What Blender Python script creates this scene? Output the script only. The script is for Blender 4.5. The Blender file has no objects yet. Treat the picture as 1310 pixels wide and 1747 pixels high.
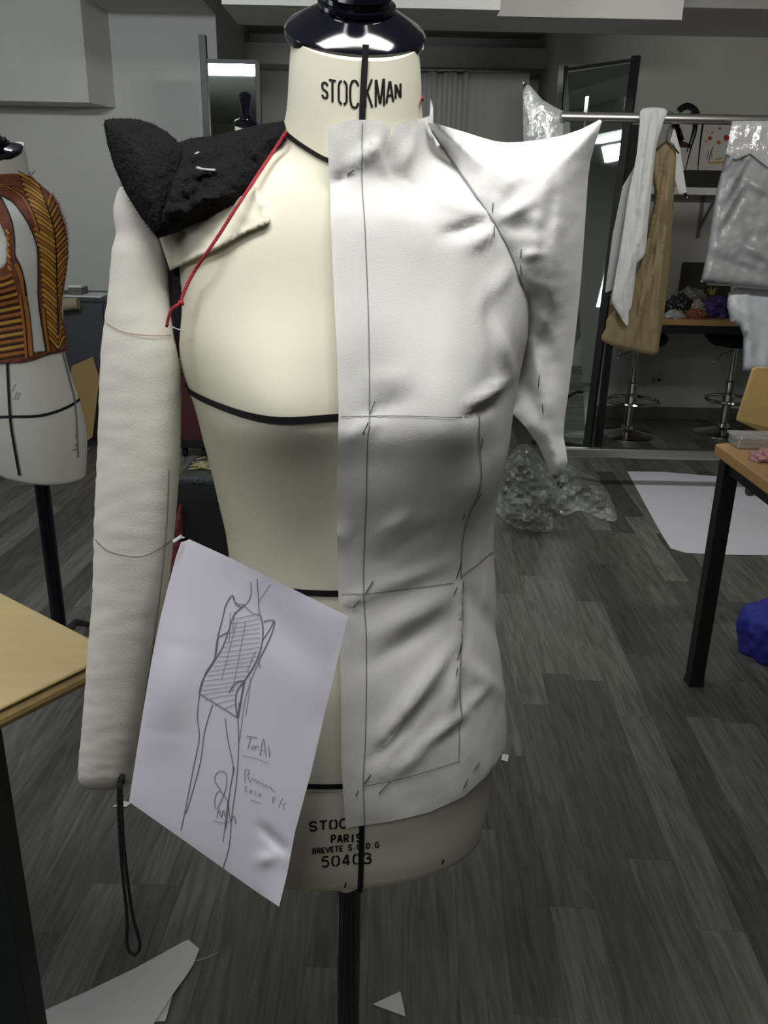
import bpy, bmesh, math, random
from mathutils import Vector, Matrix, noise, geometry
random.seed(7)
SC = bpy.context.scene
COL = SC.collection
# ------------------------------------------------------------ camera
F = 1420.0; HC = 1.36
PITCH = math.radians(19.4); ROLL = math.radians(1.2)
_fw = Vector((0, math.cos(PITCH), -math.sin(PITCH)))
_u0 = Vector((0, math.sin(PITCH), math.cos(PITCH)))
_x0 = Vector((1, 0, 0))
_r = math.cos(ROLL)*_x0 + math.sin(ROLL)*_u0
_u = -math.sin(ROLL)*_x0 + math.cos(ROLL)*_u0
CAM = Vector((0, 0, HC))
cd = bpy.data.cameras.new('camera'); cam = bpy.data.objects.new('camera', cd); COL.objects.link(cam)
cd.sensor_fit = 'VERTICAL'; cd.sensor_height = 36.0; cd.lens = F/1747*36.0; cd.clip_start = 0.02
cam.matrix_world = Matrix(((_r.x, _u.x, -_fw.x, CAM.x), (_r.y, _u.y, -_fw.y, CAM.y), (_r.z, _u.z, -_fw.z, CAM.z), (0, 0, 0, 1)))
SC.camera = cam
# ------------------------------------------------------------ view, world
vs = SC.view_settings
vs.view_transform = 'Standard'; vs.look = 'None'; vs.gamma = 1.0; vs.use_curve_mapping = False
vs.exposure = 0.0
SC.cycles.use_denoising = True
SC.cycles.max_bounces = 8
w = bpy.data.worlds.new('world'); SC.world = w; w.use_nodes = True
w.node_tree.nodes['Background'].inputs[0].default_value = (0.6, 0.65, 0.7, 1)
w.node_tree.nodes['Background'].inputs[1].default_value = 0.05
# ------------------------------------------------------------ ceiling and window light
def area(name, loc, target, sx, sy, power, color):
    l = bpy.data.lights.new(name, 'AREA'); l.shape = 'RECTANGLE'; l.size = sx; l.size_y = sy
    l.energy = power; l.color = color
    o = bpy.data.objects.new(name, l); COL.objects.link(o)
    o.location = loc
    o.rotation_euler = (Vector(target)-Vector(loc)).to_track_quat('-Z', 'Y').to_euler()
    return o
CEIL = 2.62
area('ceiling_light_over_form', (0.02, 0.47, 2.22), (0.0, 0.58, 0), 1.0, 0.25, 16, (1.0, 0.99, 0.95))
area('ceiling_light_front_left', (-0.75, -0.5, 2.2), (-0.3, 0.6, 0.9), 1.2, 0.30, 6.5, (1.0, 0.99, 0.97))
area('window_light_left', (-2.75, 1.1, 1.55), (0.2, 0.9, 1.1), 1.2, 1.2, 13, (0.86, 0.90, 1.0))
area('ceiling_light_back_right', (1.1, 2.5, 2.24), (1.0, 5.6, 0.7), 1.2, 0.14, 22, (1.0, 0.99, 0.92))
area('ceiling_light_back_left', (-1.6, 2.4, 2.52), (-1.6, 5.4, 1.0), 1.2, 0.16, 27, (0.90, 0.94, 1.0))

# ------------------------------------------------------------ pixel <-> point
def ray(x, y):
    return _fw + _r*((x-655)/F) + _u*((873.5-y)/F)
def at(x, y, Y):
    d = ray(x, y); return CAM + d*(Y/d.y)
def atz(x, y, z):
    d = ray(x, y); return CAM + d*((z-HC)/d.z)
def proj(P):
    q = P-CAM; D = q.dot(_fw)
    return 655+F*q.dot(_r)/D, 873.5-F*q.dot(_u)/D

# ------------------------------------------------------------ materials
MATS = {}
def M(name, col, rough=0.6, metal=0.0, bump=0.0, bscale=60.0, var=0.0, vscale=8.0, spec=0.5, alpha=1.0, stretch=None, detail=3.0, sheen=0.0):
    if name in MATS: return MATS[name]
    m = bpy.data.materials.new(name); m.use_nodes = True
    nt = m.node_tree; N = nt.nodes; L = nt.links
    b = N['Principled BSDF']
    b.inputs['Base Color'].default_value = (*col, 1); b.inputs['Roughness'].default_value = rough
    b.inputs['Metallic'].default_value = metal; b.inputs['Specular IOR Level'].default_value = spec
    if sheen: b.inputs['Sheen Weight'].default_value = sheen
    tc = N.new('ShaderNodeTexCoord')
    src = tc.outputs['Object']
    if stretch:
        mp = N.new('ShaderNodeMapping'); mp.inputs['Scale'].default_value = stretch
        L.new(src, mp.inputs['Vector']); src = mp.outputs['Vector']
    n = N.new('ShaderNodeTexNoise'); n.inputs['Scale'].default_value = vscale; n.inputs['Detail'].default_value = detail
    L.new(src, n.inputs['Vector'])
    mx = N.new('ShaderNodeMixRGB'); mx.inputs[1].default_value = (*[c*(1-var) for c in col], 1)
    mx.inputs[2].default_value = (*[min(1, c*(1+var)) for c in col], 1)
    L.new(n.outputs['Fac'], mx.inputs[0]); L.new(mx.outputs[0], b.inputs['Base Color'])
    if bump:
        n2 = N.new('ShaderNodeTexNoise'); n2.inputs['Scale'].default_value = bscale; n2.inputs['Detail'].default_value = 4
        L.new(src, n2.inputs['Vector'])
        bp = N.new('ShaderNodeBump'); bp.inputs['Strength'].default_value = bump; bp.inputs['Distance'].default_value = 0.01
        L.new(n2.outputs['Fac'], bp.inputs['Height']); L.new(bp.outputs['Normal'], b.inputs['Normal'])
    if alpha < 1:
        t = N.new('ShaderNodeBsdfTransparent'); ms = N.new('ShaderNodeMixShader')
        ms.inputs[0].default_value = alpha
        L.new(t.outputs[0], ms.inputs[1]); L.new(b.outputs[0], ms.inputs[2])
        L.new(ms.outputs[0], N['Material Output'].inputs[0])
    MATS[name] = m
    return m

def floor_mat():
    m = bpy.data.materials.new('grey_plank_vinyl'); m.use_nodes = True
    nt = m.node_tree; N = nt.nodes; L = nt.links; b = N['Principled BSDF']
    tc = N.new('ShaderNodeTexCoord'); mp = N.new('ShaderNodeMapping')
    mp.inputs['Rotation'].default_value = (0, 0, math.radians(90+3)); L.new(tc.outputs['Object'], mp.inputs['Vector'])
    sp = N.new('ShaderNodeSeparateXYZ'); L.new(mp.outputs[0], sp.inputs[0])
    def mth(op, a, b=None):
        n_ = N.new('ShaderNodeMath'); n_.operation = op
        for k, q in enumerate((a, b)):
            if q is None: continue
            if isinstance(q, (int, float)): n_.inputs[k].default_value = q
            else: L.new(q, n_.inputs[k])
        return n_.outputs[0]
    HR, LR = 0.098, 0.78
    ry = mth('DIVIDE', sp.outputs['Y'], HR); row = mth('FLOOR', ry)
    wn = N.new('ShaderNodeTexWhiteNoise'); wn.noise_dimensions = '1D'; L.new(row, wn.inputs['W'])
    cx_ = mth('ADD', mth('DIVIDE', sp.outputs['X'], LR), mth('MULTIPLY', wn.outputs['Value'], 7.3)); colm = mth('FLOOR', cx_)
    cmb = N.new('ShaderNodeCombineXYZ'); L.new(row, cmb.inputs[0]); L.new(colm, cmb.inputs[1])
    w2 = N.new('ShaderNodeTexWhiteNoise'); w2.noise_dimensions = '2D'; L.new(cmb.outputs[0], w2.inputs['Vector'])
    tone = N.new('ShaderNodeValToRGB'); tone.color_ramp.elements[0].color = (0.066, 0.066, 0.058, 1); tone.color_ramp.elements[1].color = (0.165, 0.165, 0.150, 1)
    L.new(w2.outputs['Value'], tone.inputs[0])
    ey = mth('ABSOLUTE', mth('SUBTRACT', mth('FRACT', ry), 0.5)); ex = mth('ABSOLUTE', mth('SUBTRACT', mth('FRACT', cx_), 0.5))
    gap = mth('MAXIMUM', mth('GREATER_THAN', ey, 0.492), mth('GREATER_THAN', ex, 0.4990))
    br = N.new('ShaderNodeMixRGB'); L.new(mth('MULTIPLY', gap, 0.45), br.inputs[0]); L.new(tone.outputs[0], br.inputs[1]); br.inputs[2].default_value = (0.03, 0.03, 0.028, 1)
    mg = N.new('ShaderNodeMapping'); mg.inputs['Scale'].default_value = (20, 1.5, 1)
    off_ = N.new('ShaderNodeVectorMath'); off_.operation = 'ADD'; L.new(tc.outputs['Object'], off_.inputs[0])
    cm2 = N.new('ShaderNodeCombineXYZ'); L.new(mth('MULTIPLY', w2.outputs['Value'], 9.0), cm2.inputs[1]); L.new(cm2.outputs[0], off_.inputs[1])
    L.new(off_.outputs[0], mg.inputs['Vector'])
    gn = N.new('ShaderNodeTexNoise'); gn.inputs['Scale'].default_value = 3.2; gn.inputs['Detail'].default_value = 7; gn.inputs['Distortion'].default_value = 1.1
    L.new(mg.outputs[0], gn.inputs['Vector'])
    rp = N.new('ShaderNodeValToRGB'); rp.color_ramp.elements[0].position = 0.3; rp.color_ramp.elements[0].color = (0.62, 0.62, 0.60, 1)
    rp.color_ramp.elements[1].position = 0.72; rp.color_ramp.elements[1].color = (1.3, 1.3, 1.28, 1)
    L.new(gn.outputs['Fac'], rp.inputs[0])
    mx = N.new('ShaderNodeMixRGB'); mx.blend_type = 'MULTIPLY'; mx.inputs[0].default_value = 1
    L.new(br.outputs[0], mx.inputs[1]); L.new(rp.outputs[0], mx.inputs[2])
    L.new(mx.outputs[0], b.inputs['Base Color']); b.inputs['Roughness'].default_value = 0.42
    b.inputs['Specular IOR Level'].default_value = 0.35
    bp = N.new('ShaderNodeBump'); bp.inputs['Strength'].default_value = 0.15; bp.inputs['Distance'].default_value = 0.003
    L.new(gn.outputs['Fac'], bp.inputs['Height']); L.new(bp.outputs[0], b.inputs['Normal'])
    return m

def film_mat(name, col, clear, rough=0.12, gl=0.35, bmp=0.9):
    m = bpy.data.materials.new(name); m.use_nodes = True
    nt = m.node_tree; N = nt.nodes; L = nt.links; b = N['Principled BSDF']
    b.inputs['Base Color'].default_value = (*col, 1); b.inputs['Roughness'].default_value = rough
    n = N.new('ShaderNodeTexNoise'); n.inputs['Scale'].default_value = 28; n.inputs['Detail'].default_value = 4
    tc = N.new('ShaderNodeTexCoord'); L.new(tc.outputs['Object'], n.inputs['Vector'])
    bp = N.new('ShaderNodeBump'); bp.inputs['Strength'].default_value = bmp; bp.inputs['Distance'].default_value = 0.012
    L.new(n.outputs['Fac'], bp.inputs['Height']); L.new(bp.outputs[0], b.inputs['Normal'])
    t = N.new('ShaderNodeBsdfTransparent'); g = N.new('ShaderNodeBsdfGlossy'); g.inputs['Roughness'].default_value = rough
    L.new(bp.outputs[0], g.inputs['Normal'])
    m1 = N.new('ShaderNodeMixShader'); m1.inputs[0].default_value = gl
    L.new(b.outputs[0], m1.inputs[1]); L.new(g.outputs[0], m1.inputs[2])
    m2 = N.new('ShaderNodeMixShader'); m2.inputs[0].default_value = 1-clear
    L.new(t.outputs[0], m2.inputs[1]); L.new(m1.outputs[0], m2.inputs[2])
    L.new(m2.outputs[0], N['Material Output'].inputs[0])
    return m
def emit_mat(name, col, s):
    m = bpy.data.materials.new(name); m.use_nodes = True
    N = m.node_tree.nodes; b = N['Principled BSDF']
    b.inputs['Emission Color'].default_value = (*col, 1); b.inputs['Emission Strength'].default_value = s
    return m

WALL = M('wall_paint', (0.50, 0.50, 0.47), 0.85, var=0.04, vscale=3, bump=0.05, bscale=120)
CEILM = M('ceiling_paint', (0.52, 0.52, 0.50), 0.9, var=0.03)
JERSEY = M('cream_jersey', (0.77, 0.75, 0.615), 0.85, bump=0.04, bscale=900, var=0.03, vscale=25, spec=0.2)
CALICO = M('arm_calico', (0.74, 0.725, 0.655), 0.9, bump=0.06, bscale=500, var=0.03, vscale=20, spec=0.15)
TOILE = M('white_toile', (0.80, 0.80, 0.79), 0.9, bump=0.08, bscale=900, var=0.02, vscale=30, spec=0.15, alpha=0.90)
TOILE2 = M('white_toile_sleeve', (0.80, 0.80, 0.79), 0.9, bump=0.08, bscale=900, var=0.02, vscale=30, spec=0.15)
TAPE = M('black_tape', (0.006, 0.006, 0.008), 0.7, spec=0.3)
LACQ = M('black_lacquer', (0.004, 0.004, 0.010), 0.10, spec=0.6)
INK = M('black_ink', (0.012, 0.012, 0.014), 0.8, spec=0.2)
FUR = M('black_fleece', (0.012, 0.012, 0.013), 0.95, bump=0.5, bscale=220, var=0.3, vscale=40, spec=0.08)
PENCIL = M('pencil_grey', (0.19, 0.19, 0.23), 0.8, spec=0.2)
PENCIL2 = M('pencil_faint', (0.27, 0.27, 0.30), 0.8, spec=0.2)
PAPER = M('white_paper', (0.74, 0.74, 0.84), 0.75, var=0.015, spec=0.2)
SCRAP = M('scrap_paper', (0.66, 0.67, 0.65), 0.8, var=0.03, spec=0.2)
SHEETP = M('pattern_paper', (0.66, 0.66, 0.72), 0.8, var=0.02, spec=0.2)
RED = M('red_cord', (0.36, 0.012, 0.030), 0.6, bump=0.4, bscale=700)
BLACKM = M('black_metal', (0.010, 0.010, 0.011), 0.45)
CHROME = M('chrome', (0.62, 0.62, 0.61), 0.12, metal=1.0)
STEEL = M('brushed_rail', (0.50, 0.50, 0.48), 0.32, metal=1.0)
MIRROR = M('mirror_glass', (0.66, 0.72, 0.66), 0.015, metal=1.0)
WOODL = M('pale_wood_veneer', (0.60, 0.47, 0.24), 0.5, var=0.10, vscale=5, stretch=(1, 14, 4))
WOODE = M('pale_wood_edge', (0.40, 0.285, 0.12), 0.5, var=0.25, vscale=9, stretch=(2, 6, 14))
WOODB = M('beech_top', (0.42, 0.25, 0.10), 0.45, var=0.15, vscale=6, stretch=(3, 14, 3))
PLY = M('plywood', (0.40, 0.27, 0.10), 0.6, var=0.10, vscale=6, stretch=(4, 4, 16))
KRAFT = M('brown_card', (0.27, 0.18, 0.07), 0.85, var=0.10)
TAN = M('ochre_organza', (0.205, 0.155, 0.08), 0.75, bump=0.2, bscale=300, var=0.12, vscale=12, alpha=0.93)
SHEER = M('white_sheer', (0.55, 0.56, 0.55), 0.8, bump=0.1, bscale=300, var=0.05, alpha=0.88)
GREYCOVER = M('grey_garment_cover', (0.30, 0.30, 0.315), 0.35, bump=0.15, bscale=25, var=0.2, vscale=6)
BLUE = M('royal_blue_cloth', (0.020, 0.028, 0.28), 0.7, bump=0.2, bscale=200, var=0.15)
DARKRED = M('dark_red_cloth', (0.060, 0.008, 0.010), 0.7, bump=0.3, bscale=120, var=0.3)
BLACKF = M('black_fabric', (0.008, 0.009, 0.011), 0.9, bump=0.6, bscale=400, var=0.3)

# ------------------------------------------------------------ mesh builder
def tag(o, label=None, cat=None, group=None, kind=None):
    if label: o['label'] = label
    if cat: o['category'] = cat
    if group: o['group'] = group
    if kind: o['kind'] = kind
    return o
def thing(name, loc, label, cat, group=None):
    o = bpy.data.objects.new(name, None); COL.objects.link(o); o.location = loc
    o.empty_display_size = 0.05
    return tag(o, label, cat, group)
class MB:
    def __init__(s): s.v = []; s.f = []
    def add(s, vs, fs):
        k = len(s.v); s.v += [Vector(p) for p in vs]; s.f += [tuple(i+k for i in f) for f in fs]; return s
    def box(s, x0, x1, y0, y1, z0, z1):
        return s.add([(x0,y0,z0),(x1,y0,z0),(x1,y1,z0),(x0,y1,z0),(x0,y0,z1),(x1,y0,z1),(x1,y1,z1),(x0,y1,z1)],
                     [(0,3,2,1),(4,5,6,7),(0,1,5,4),(1,2,6,5),(2,3,7,6),(3,0,4,7)])
    def bar(s, a, b, wx, wy, up=(0, 1, 0)):
        a = Vector(a); b = Vector(b); d = (b-a).normalized(); u = Vector(up); x = d.cross(u).normalized(); y = x.cross(d)
        P = []
        for c in (a, b):
            for i, j in ((-1,-1),(1,-1),(1,1),(-1,1)): P.append(c+x*(i*wx/2)+y*(j*wy/2))
        return s.add(P, [(0,1,2,3),(7,6,5,4),(0,4,5,1),(1,5,6,2),(2,6,7,3),(3,7,4,0)])
    def tube(s, pts, r, n=8, closed=False):
        pts = [Vector(p) for p in pts]; m = len(pts)
        rr = r if isinstance(r, (list, tuple)) else [r]*m
        P = []; ref = None
        for i, p in enumerate(pts):
            if closed: t = pts[(i+1) % m]-pts[i-1]
            else: t = pts[min(i+1, m-1)]-pts[max(i-1, 0)]
            t.normalize()
            if ref is None:
                ref = Vector((0,0,1)) if abs(t.z) < 0.9 else Vector((1,0,0))
            x = ref-t*ref.dot(t); x.normalize(); ref = x; y = t.cross(x)
            for k in range(n):
                a = 2*math.pi*k/n; P.append(p+(x*math.cos(a)+y*math.sin(a))*rr[i])
        Fc = []
        for i in range(m if closed else m-1):
            j = (i+1) % m
            for k in range(n): Fc.append((i*n+k, i*n+(k+1) % n, j*n+(k+1) % n, j*n+k))
        if not closed: Fc += [tuple(range(n-1, -1, -1)), tuple(range((m-1)*n, m*n))]
        return s.add(P, Fc)
    def lathe(s, prof, c, n=32, axis=None, sy=1.0):
        c = Vector(c); A = Vector(axis).normalized() if axis else Vector((0,0,1))
        q = A.to_track_quat('Z', 'Y') if axis else None
        P = []
        for r, z in prof:
            for k in range(n):
                a = 2*math.pi*k/n; p = Vector((r*math.cos(a), r*math.sin(a)*sy, z))
                if q: p = q @ p
                P.append(c+p)
        m = len(prof); Fc = []
        for i in range(m-1):
            for k in range(n): Fc.append((i*n+k, i*n+(k+1) % n, (i+1)*n+(k+1) % n, (i+1)*n+k))
        Fc += [tuple(range(n-1, -1, -1)), tuple(range((m-1)*n, m*n))]
        return s.add(P, Fc)
    def slab(s, pts, off):
        """polygon of world points given a thickness along the vector off"""
        n = len(pts); off = Vector(off)
        return s.add([Vector(p) for p in pts]+[Vector(p)+off for p in pts],
              [tuple(range(n-1,-1,-1)), tuple(range(n, 2*n))]+[(i, (i+1) % n, n+(i+1) % n, n+i) for i in range(n)])
    def build(s, name, mat, parent=None, smooth=False, bevel=0, base=True, sub=0):
        o0 = Vector((0,0,0))
        if parent is not None:
            q = parent
            while q is not None: o0 = o0+q.location; q = q.parent
        elif base and s.v:
            o0 = Vector(((min(p.x for p in s.v)+max(p.x for p in s.v))/2, (min(p.y for p in s.v)+max(p.y for p in s.v))/2, min(p.z for p in s.v)))
        me = bpy.data.meshes.new(name)
        me.from_pydata([p-o0 for p in s.v], [], s.f); me.update()
        bm = bmesh.new(); bm.from_mesh(me); bmesh.ops.recalc_face_normals(bm, faces=bm.faces); bm.to_mesh(me); bm.free()
        me.materials.append(mat)
        if smooth:
            for p in me.polygons: p.use_smooth = True
            if smooth == 'auto': me.set_sharp_from_angle(angle=math.radians(35))
        o = bpy.data.objects.new(name, me); COL.objects.link(o)
        if parent is not None: o.parent = parent
        else: o.location = o0
        if bevel:
            b = o.modifiers.new('bevel', 'BEVEL'); b.width = bevel; b.segments = 2; b.limit_method = 'ANGLE'
        if sub:
            b = o.modifiers.new('sub', 'SUBSURF'); b.levels = sub; b.render_levels = sub
        return o
def lerp(a, b, t): return a+(b-a)*t
def sstep(e0, e1, x):
    t = max(0.0, min(1.0, (x-e0)/(e1-e0))); return t*t*(3-2*t)
def table(rows):
    """monotone cubic through (x, y) rows"""
    rows = sorted(rows); X = [r[0] for r in rows]; Yv = [r[1] for r in rows]; n = len(X)
    D = [(Yv[i+1]-Yv[i])/(X[i+1]-X[i]) for i in range(n-1)]
    S = [D[0]]+[0 if D[i-1]*D[i] <= 0 else 2*D[i-1]*D[i]/(D[i-1]+D[i]) for i in range(1, n-1)]+[D[-1]]
    def fn(x):
        if x <= X[0]: return Yv[0]
        if x >= X[-1]: return Yv[-1]
        lo, hi = 0, n-1
        while hi-lo > 1:
            m = (lo+hi)//2
            if X[m] <= x: lo = m
            else: hi = m
        h = X[lo+1]-X[lo]; t = (x-X[lo])/h
        return ((2*t**3-3*t*t+1)*Yv[lo]+(t**3-2*t*t+t)*h*S[lo]+(-2*t**3+3*t*t)*Yv[lo+1]+(t**3-t*t)*h*S[lo+1])
    return fn
def smooth_path(pts, step, closed=False):
    """Catmull-Rom through points of any dimension, about one point per step (first two coordinates)"""
    n = len(pts); out = []
    for i in range(n if closed else n-1):
        g = lambda k: pts[k % n] if closed else pts[max(0, min(n-1, k))]
        p0, p1, p2, p3 = g(i-1), g(i), g(i+1), g(i+2)
        L = math.hypot(p2[0]-p1[0], p2[1]-p1[1]); m = max(1, int(round(L/step)))
        for k in range(m):
            t = k/m
            out.append(tuple(0.5*(2*b+(c-a)*t+(2*a-5*b+4*c-d)*t*t+(3*b-a-3*c+d)*t**3) for a, b, c, d in zip(p0, p1, p2, p3)))
    if not closed: out.append(tuple(pts[-1]))
    return out
def line_path(pts, step, closed=False):
    n = len(pts); out = []
    for i in range(n if closed else n-1):
        a = pts[i]; b = pts[(i+1) % n]; m = max(1, int(round(math.hypot(b[0]-a[0], b[1]-a[1])/step)))
        for k in range(m): out.append(tuple(lerp(p, q, k/m) for p, q in zip(a, b)))
    if not closed: out.append(tuple(pts[-1]))
    return out
def seg_d(x, y, a, b):
    dx, dy = b[0]-a[0], b[1]-a[1]; L = dx*dx+dy*dy
    t = 0 if L == 0 else max(0, min(1, ((x-a[0])*dx+(y-a[1])*dy)/L))
    return math.hypot(x-a[0]-t*dx, y-a[1]-t*dy), t
def fold_sum(folds, x, y):
    s = 0.0
    for a, b, wd, amp in folds:
        d, t = seg_d(x, y, a, b)
        if d < 3*wd: s += amp*math.exp(-(d/wd)**2)*(0.35+0.65*math.sin(math.pi*min(1, max(0, t))) if 0 < t < 1 else 0.35)
    return s
def inside(x, y, poly):
    c = False; n = len(poly); j = n-1
    for i in range(n):
        yi, yj = poly[i][1], poly[j][1]
        if (yi > y) != (yj > y) and x < (poly[j][0]-poly[i][0])*(y-yi)/(yj-yi)+poly[i][0]: c = not c
        j = i
    return c
def tri_fill(bnd, step, jit=0.15):
    """CDT of a closed outline with grid points inside; returns points, triangles, number of outline points"""
    n = len(bnd); xs = [p[0] for p in bnd]; ys = [p[1] for p in bnd]
    pts = [Vector((p[0], p[1])) for p in bnd]
    y = min(ys)+step*0.5; row = 0
    while y < max(ys):
        x = min(xs)+step*(0.5 if row % 2 else 0.0)
        while x < max(xs):
            px, py = x+random.uniform(-jit, jit)*step, y+random.uniform(-jit, jit)*step
            if inside(px, py, bnd):
                if min((px-q[0])**2+(py-q[1])**2 for q in bnd) > (0.55*step)**2: pts.append(Vector((px, py)))
            x += step
        y += step*0.87; row += 1
    r = geometry.delaunay_2d_cdt(pts, [(i, (i+1) % n) for i in range(n)], [], 1, 1e-7)
    return r[0], [tuple(f) for f in r[2]], n
class Pillow:
    """A cloth volume: outline points (pixel x, pixel y, distance Y) seen from the camera's side, swelling by T"""
    def __init__(s, outline, T=0.01, wd=25, step=8, folds=(), smooth=True, rough=0.0, rs=30.0, back=1.0, ry=1.0):
        s.ry = ry
        s.b = smooth_path(outline, step, True) if smooth else line_path(outline, step, True)
        s.T, s.wd, s.folds, s.rough, s.rs, s.back, s.step = T, wd, folds, rough, rs, back, step
        s.ctrl = s.b
    def Yc(s, x, y):
        """mean value interpolation of the outline's distances"""
        b = s.ctrl; n = len(b); sw = sy = 0.0
        V = [(q[0]-x, q[1]-y) for q in b]; R = [math.hypot(*v)+1e-6 for v in V]
        if min(R) < 0.05: return b[R.index(min(R))][2]
        T = []
        for i in range(n):
            j = (i+1) % n
            T.append(math.tan(math.atan2(V[i][0]*V[j][1]-V[i][1]*V[j][0], V[i][0]*V[j][0]+V[i][1]*V[j][1])/2))
        for i in range(n):
            k = (T[i-1]+T[i])/R[i]; sw += k; sy += k*b[i][2]
        return sy/sw
    def edge(s, x, y):
        b = s.b; n = len(b)
        return min(seg_d(x, y, b[i], b[(i+1) % n])[0] for i in range(n))
    def Yf(s, x, y, side=-1):
        e = min(1, s.edge(x, y)/s.wd); sh = 1-(1-e)**2
        k = s.T*sh*(1 if side < 0 else s.back)
        Y = s.Yc(x, y)+side*k
        if side < 0: Y -= fold_sum(s.folds, x, y)*min(1, e*1.5)
        if s.rough: Y -= s.rough*sh*noise.fractal(Vector((x/s.rs, y/s.rs/s.ry, 3.1)), 1.0, 2.0, 3)
        return Y
    def front(s, x, y, off=0.0): return at(x, y, s.Yf(x, y)-off)
    def build(s, name, mat, parent=None, smooth=True):
        P, T, n = tri_fill([(q[0], q[1]) for q in s.b], s.step)
        mb = MB(); fr = []; bk = []
        nb = len(s.b)
        for i, p in enumerate(P):
            if i < nb:
                fr.append(at(p.x, p.y, s.b[i][2])); bk.append(None)
            else:
                fr.append(at(p.x, p.y, s.Yf(p.x, p.y))); bk.append(at(p.x, p.y, max(s.Yf(p.x, p.y, 1), s.Yf(p.x, p.y)+0.0006)))
        m = len(fr); idx = {}
        vs = fr[:]
        for i in range(m):
            if bk[i] is None: idx[i] = i
            else: idx[i] = len(vs); vs.append(bk[i])
        fs = T+[tuple(idx[k] for k in reversed(t)) for t in T if any(idx[k] != k for k in t)]
        mb.add(vs, fs)
        o = mb.build(name, mat, parent, smooth)
        if smooth: o.data.set_sharp_from_angle(angle=math.radians(75))
        return o
def ribbon(mb, fn, pts, wpx, step=8, smooth=True, wend=None):
    pts = smooth_path(pts, step) if smooth else line_path(pts, step)
    m = len(pts); vs = []
    for i, p in enumerate(pts):
        a = pts[max(0, i-1)]; b = pts[min(m-1, i+1)]; dx, dy = b[0]-a[0], b[1]-a[1]; L = math.hypot(dx, dy) or 1
        wv = wpx if wend is None else lerp(wpx, wend, i/max(1, m-1))
        nx, ny = -dy/L*wv/2, dx/L*wv/2
        vs += [fn(p[0]+nx, p[1]+ny), fn(p[0]-nx, p[1]-ny)]
    return mb.add(vs, [(2*i, 2*i+1, 2*i+3, 2*i+2) for i in range(m-1)])
# ------------------------------------------------------------ stencil letters: strokes in a 0..1 box, y up
GL = {'S': [[(0.95,0.82),(0.75,0.98),(0.25,0.98),(0.05,0.8),(0.2,0.56),(0.8,0.42),(0.95,0.2),(0.75,0.02),(0.25,0.02),(0.05,0.18)]],
 'T': [[(0,0.97),(1,0.97)],[(0.5,0.9),(0.5,0)]], 'O': [[(0.4,0.98),(0.08,0.85),(0.05,0.5),(0.08,0.15),(0.4,0.02)],[(0.6,0.98),(0.92,0.85),(0.95,0.5),(0.92,0.15),(0.6,0.02)]],
 'C': [[(0.95,0.82),(0.7,0.98),(0.3,0.98),(0.05,0.75),(0.05,0.25),(0.3,0.02),(0.7,0.02),(0.95,0.18)]],
 'K': [[(0.1,1),(0.1,0)],[(0.95,1),(0.25,0.5)],[(0.35,0.55),(1,0)]], 'M': [[(0.06,0),(0.06,1)],[(0.12,1),(0.5,0.1)],[(0.55,0.1),(0.88,1)],[(0.94,0),(0.94,1)]],
 'A': [[(0.02,0),(0.45,1)],[(0.55,1),(0.98,0)],[(0.28,0.33),(0.72,0.33)]], 'N': [[(0.08,0),(0.08,1)],[(0.14,0.95),(0.86,0.05)],[(0.92,0),(0.92,1)]],
 'P': [[(0.1,0),(0.1,1)],[(0.2,0.97),(0.75,0.97),(0.95,0.75),(0.75,0.5),(0.2,0.48)]], 'R': [[(0.1,0),(0.1,1)],[(0.2,0.97),(0.75,0.97),(0.95,0.75),(0.75,0.5),(0.2,0.48)],[(0.55,0.42),(0.98,0)]],
 'I': [[(0.5,0),(0.5,1)]], 'B': [[(0.1,0),(0.1,1)],[(0.2,0.97),(0.75,0.95),(0.88,0.75),(0.7,0.53),(0.25,0.52)],[(0.7,0.47),(0.95,0.27),(0.75,0.03),(0.2,0.03)]],
 'E': [[(0.1,0),(0.1,1)],[(0.2,0.97),(0.95,0.97)],[(0.2,0.5),(0.8,0.5)],[(0.2,0.03),(0.95,0.03)]], 'V': [[(0.02,1),(0.48,0)],[(0.54,0),(0.98,1)]],
 'G': [[(0.95,0.82),(0.7,0.98),(0.3,0.98),(0.05,0.75),(0.05,0.25),(0.3,0.02),(0.7,0.02),(0.93,0.2),(0.93,0.45),(0.6,0.45)]],
 'D': [[(0.1,0),(0.1,1)],[(0.2,0.97),(0.65,0.95),(0.93,0.7),(0.93,0.3),(0.65,0.05),(0.2,0.03)]], '.': [[(0.4,0.05),(0.6,0.05)]],
 '5': [[(0.9,0.96),(0.2,0.96)],[(0.17,0.9),(0.13,0.55)],[(0.15,0.56),(0.6,0.62),(0.93,0.4),(0.85,0.12),(0.5,0.02),(0.1,0.12)]],
 '0': [[(0.42,0.98),(0.1,0.8),(0.06,0.5),(0.1,0.2),(0.42,0.02)],[(0.58,0.98),(0.9,0.8),(0.94,0.5),(0.9,0.2),(0.58,0.02)]],
 '4': [[(0.62,1),(0.05,0.3)],[(0.05,0.27),(0.98,0.27)],[(0.7,1),(0.7,0)]],
 '3': [[(0.08,0.88),(0.45,0.99),(0.88,0.8),(0.75,0.58),(0.4,0.53)],[(0.4,0.5),(0.93,0.4),(0.9,0.12),(0.5,0.01),(0.06,0.12)]]}
def letters(mb, fn, cells, stroke):
    """cells: (char, x0, x1, baseline y at x0, baseline y at x1, height px)"""
    for ch, x0, x1, yb0, yb1, h in cells:
        for st in GL[ch]:
            pts = [(lerp(x0, x1, u), lerp(yb0, yb1, u)-v*h) for u, v in st]
            ribbon(mb, fn, pts, stroke, 2.5, smooth=len(pts) > 3)
    return mb
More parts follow.
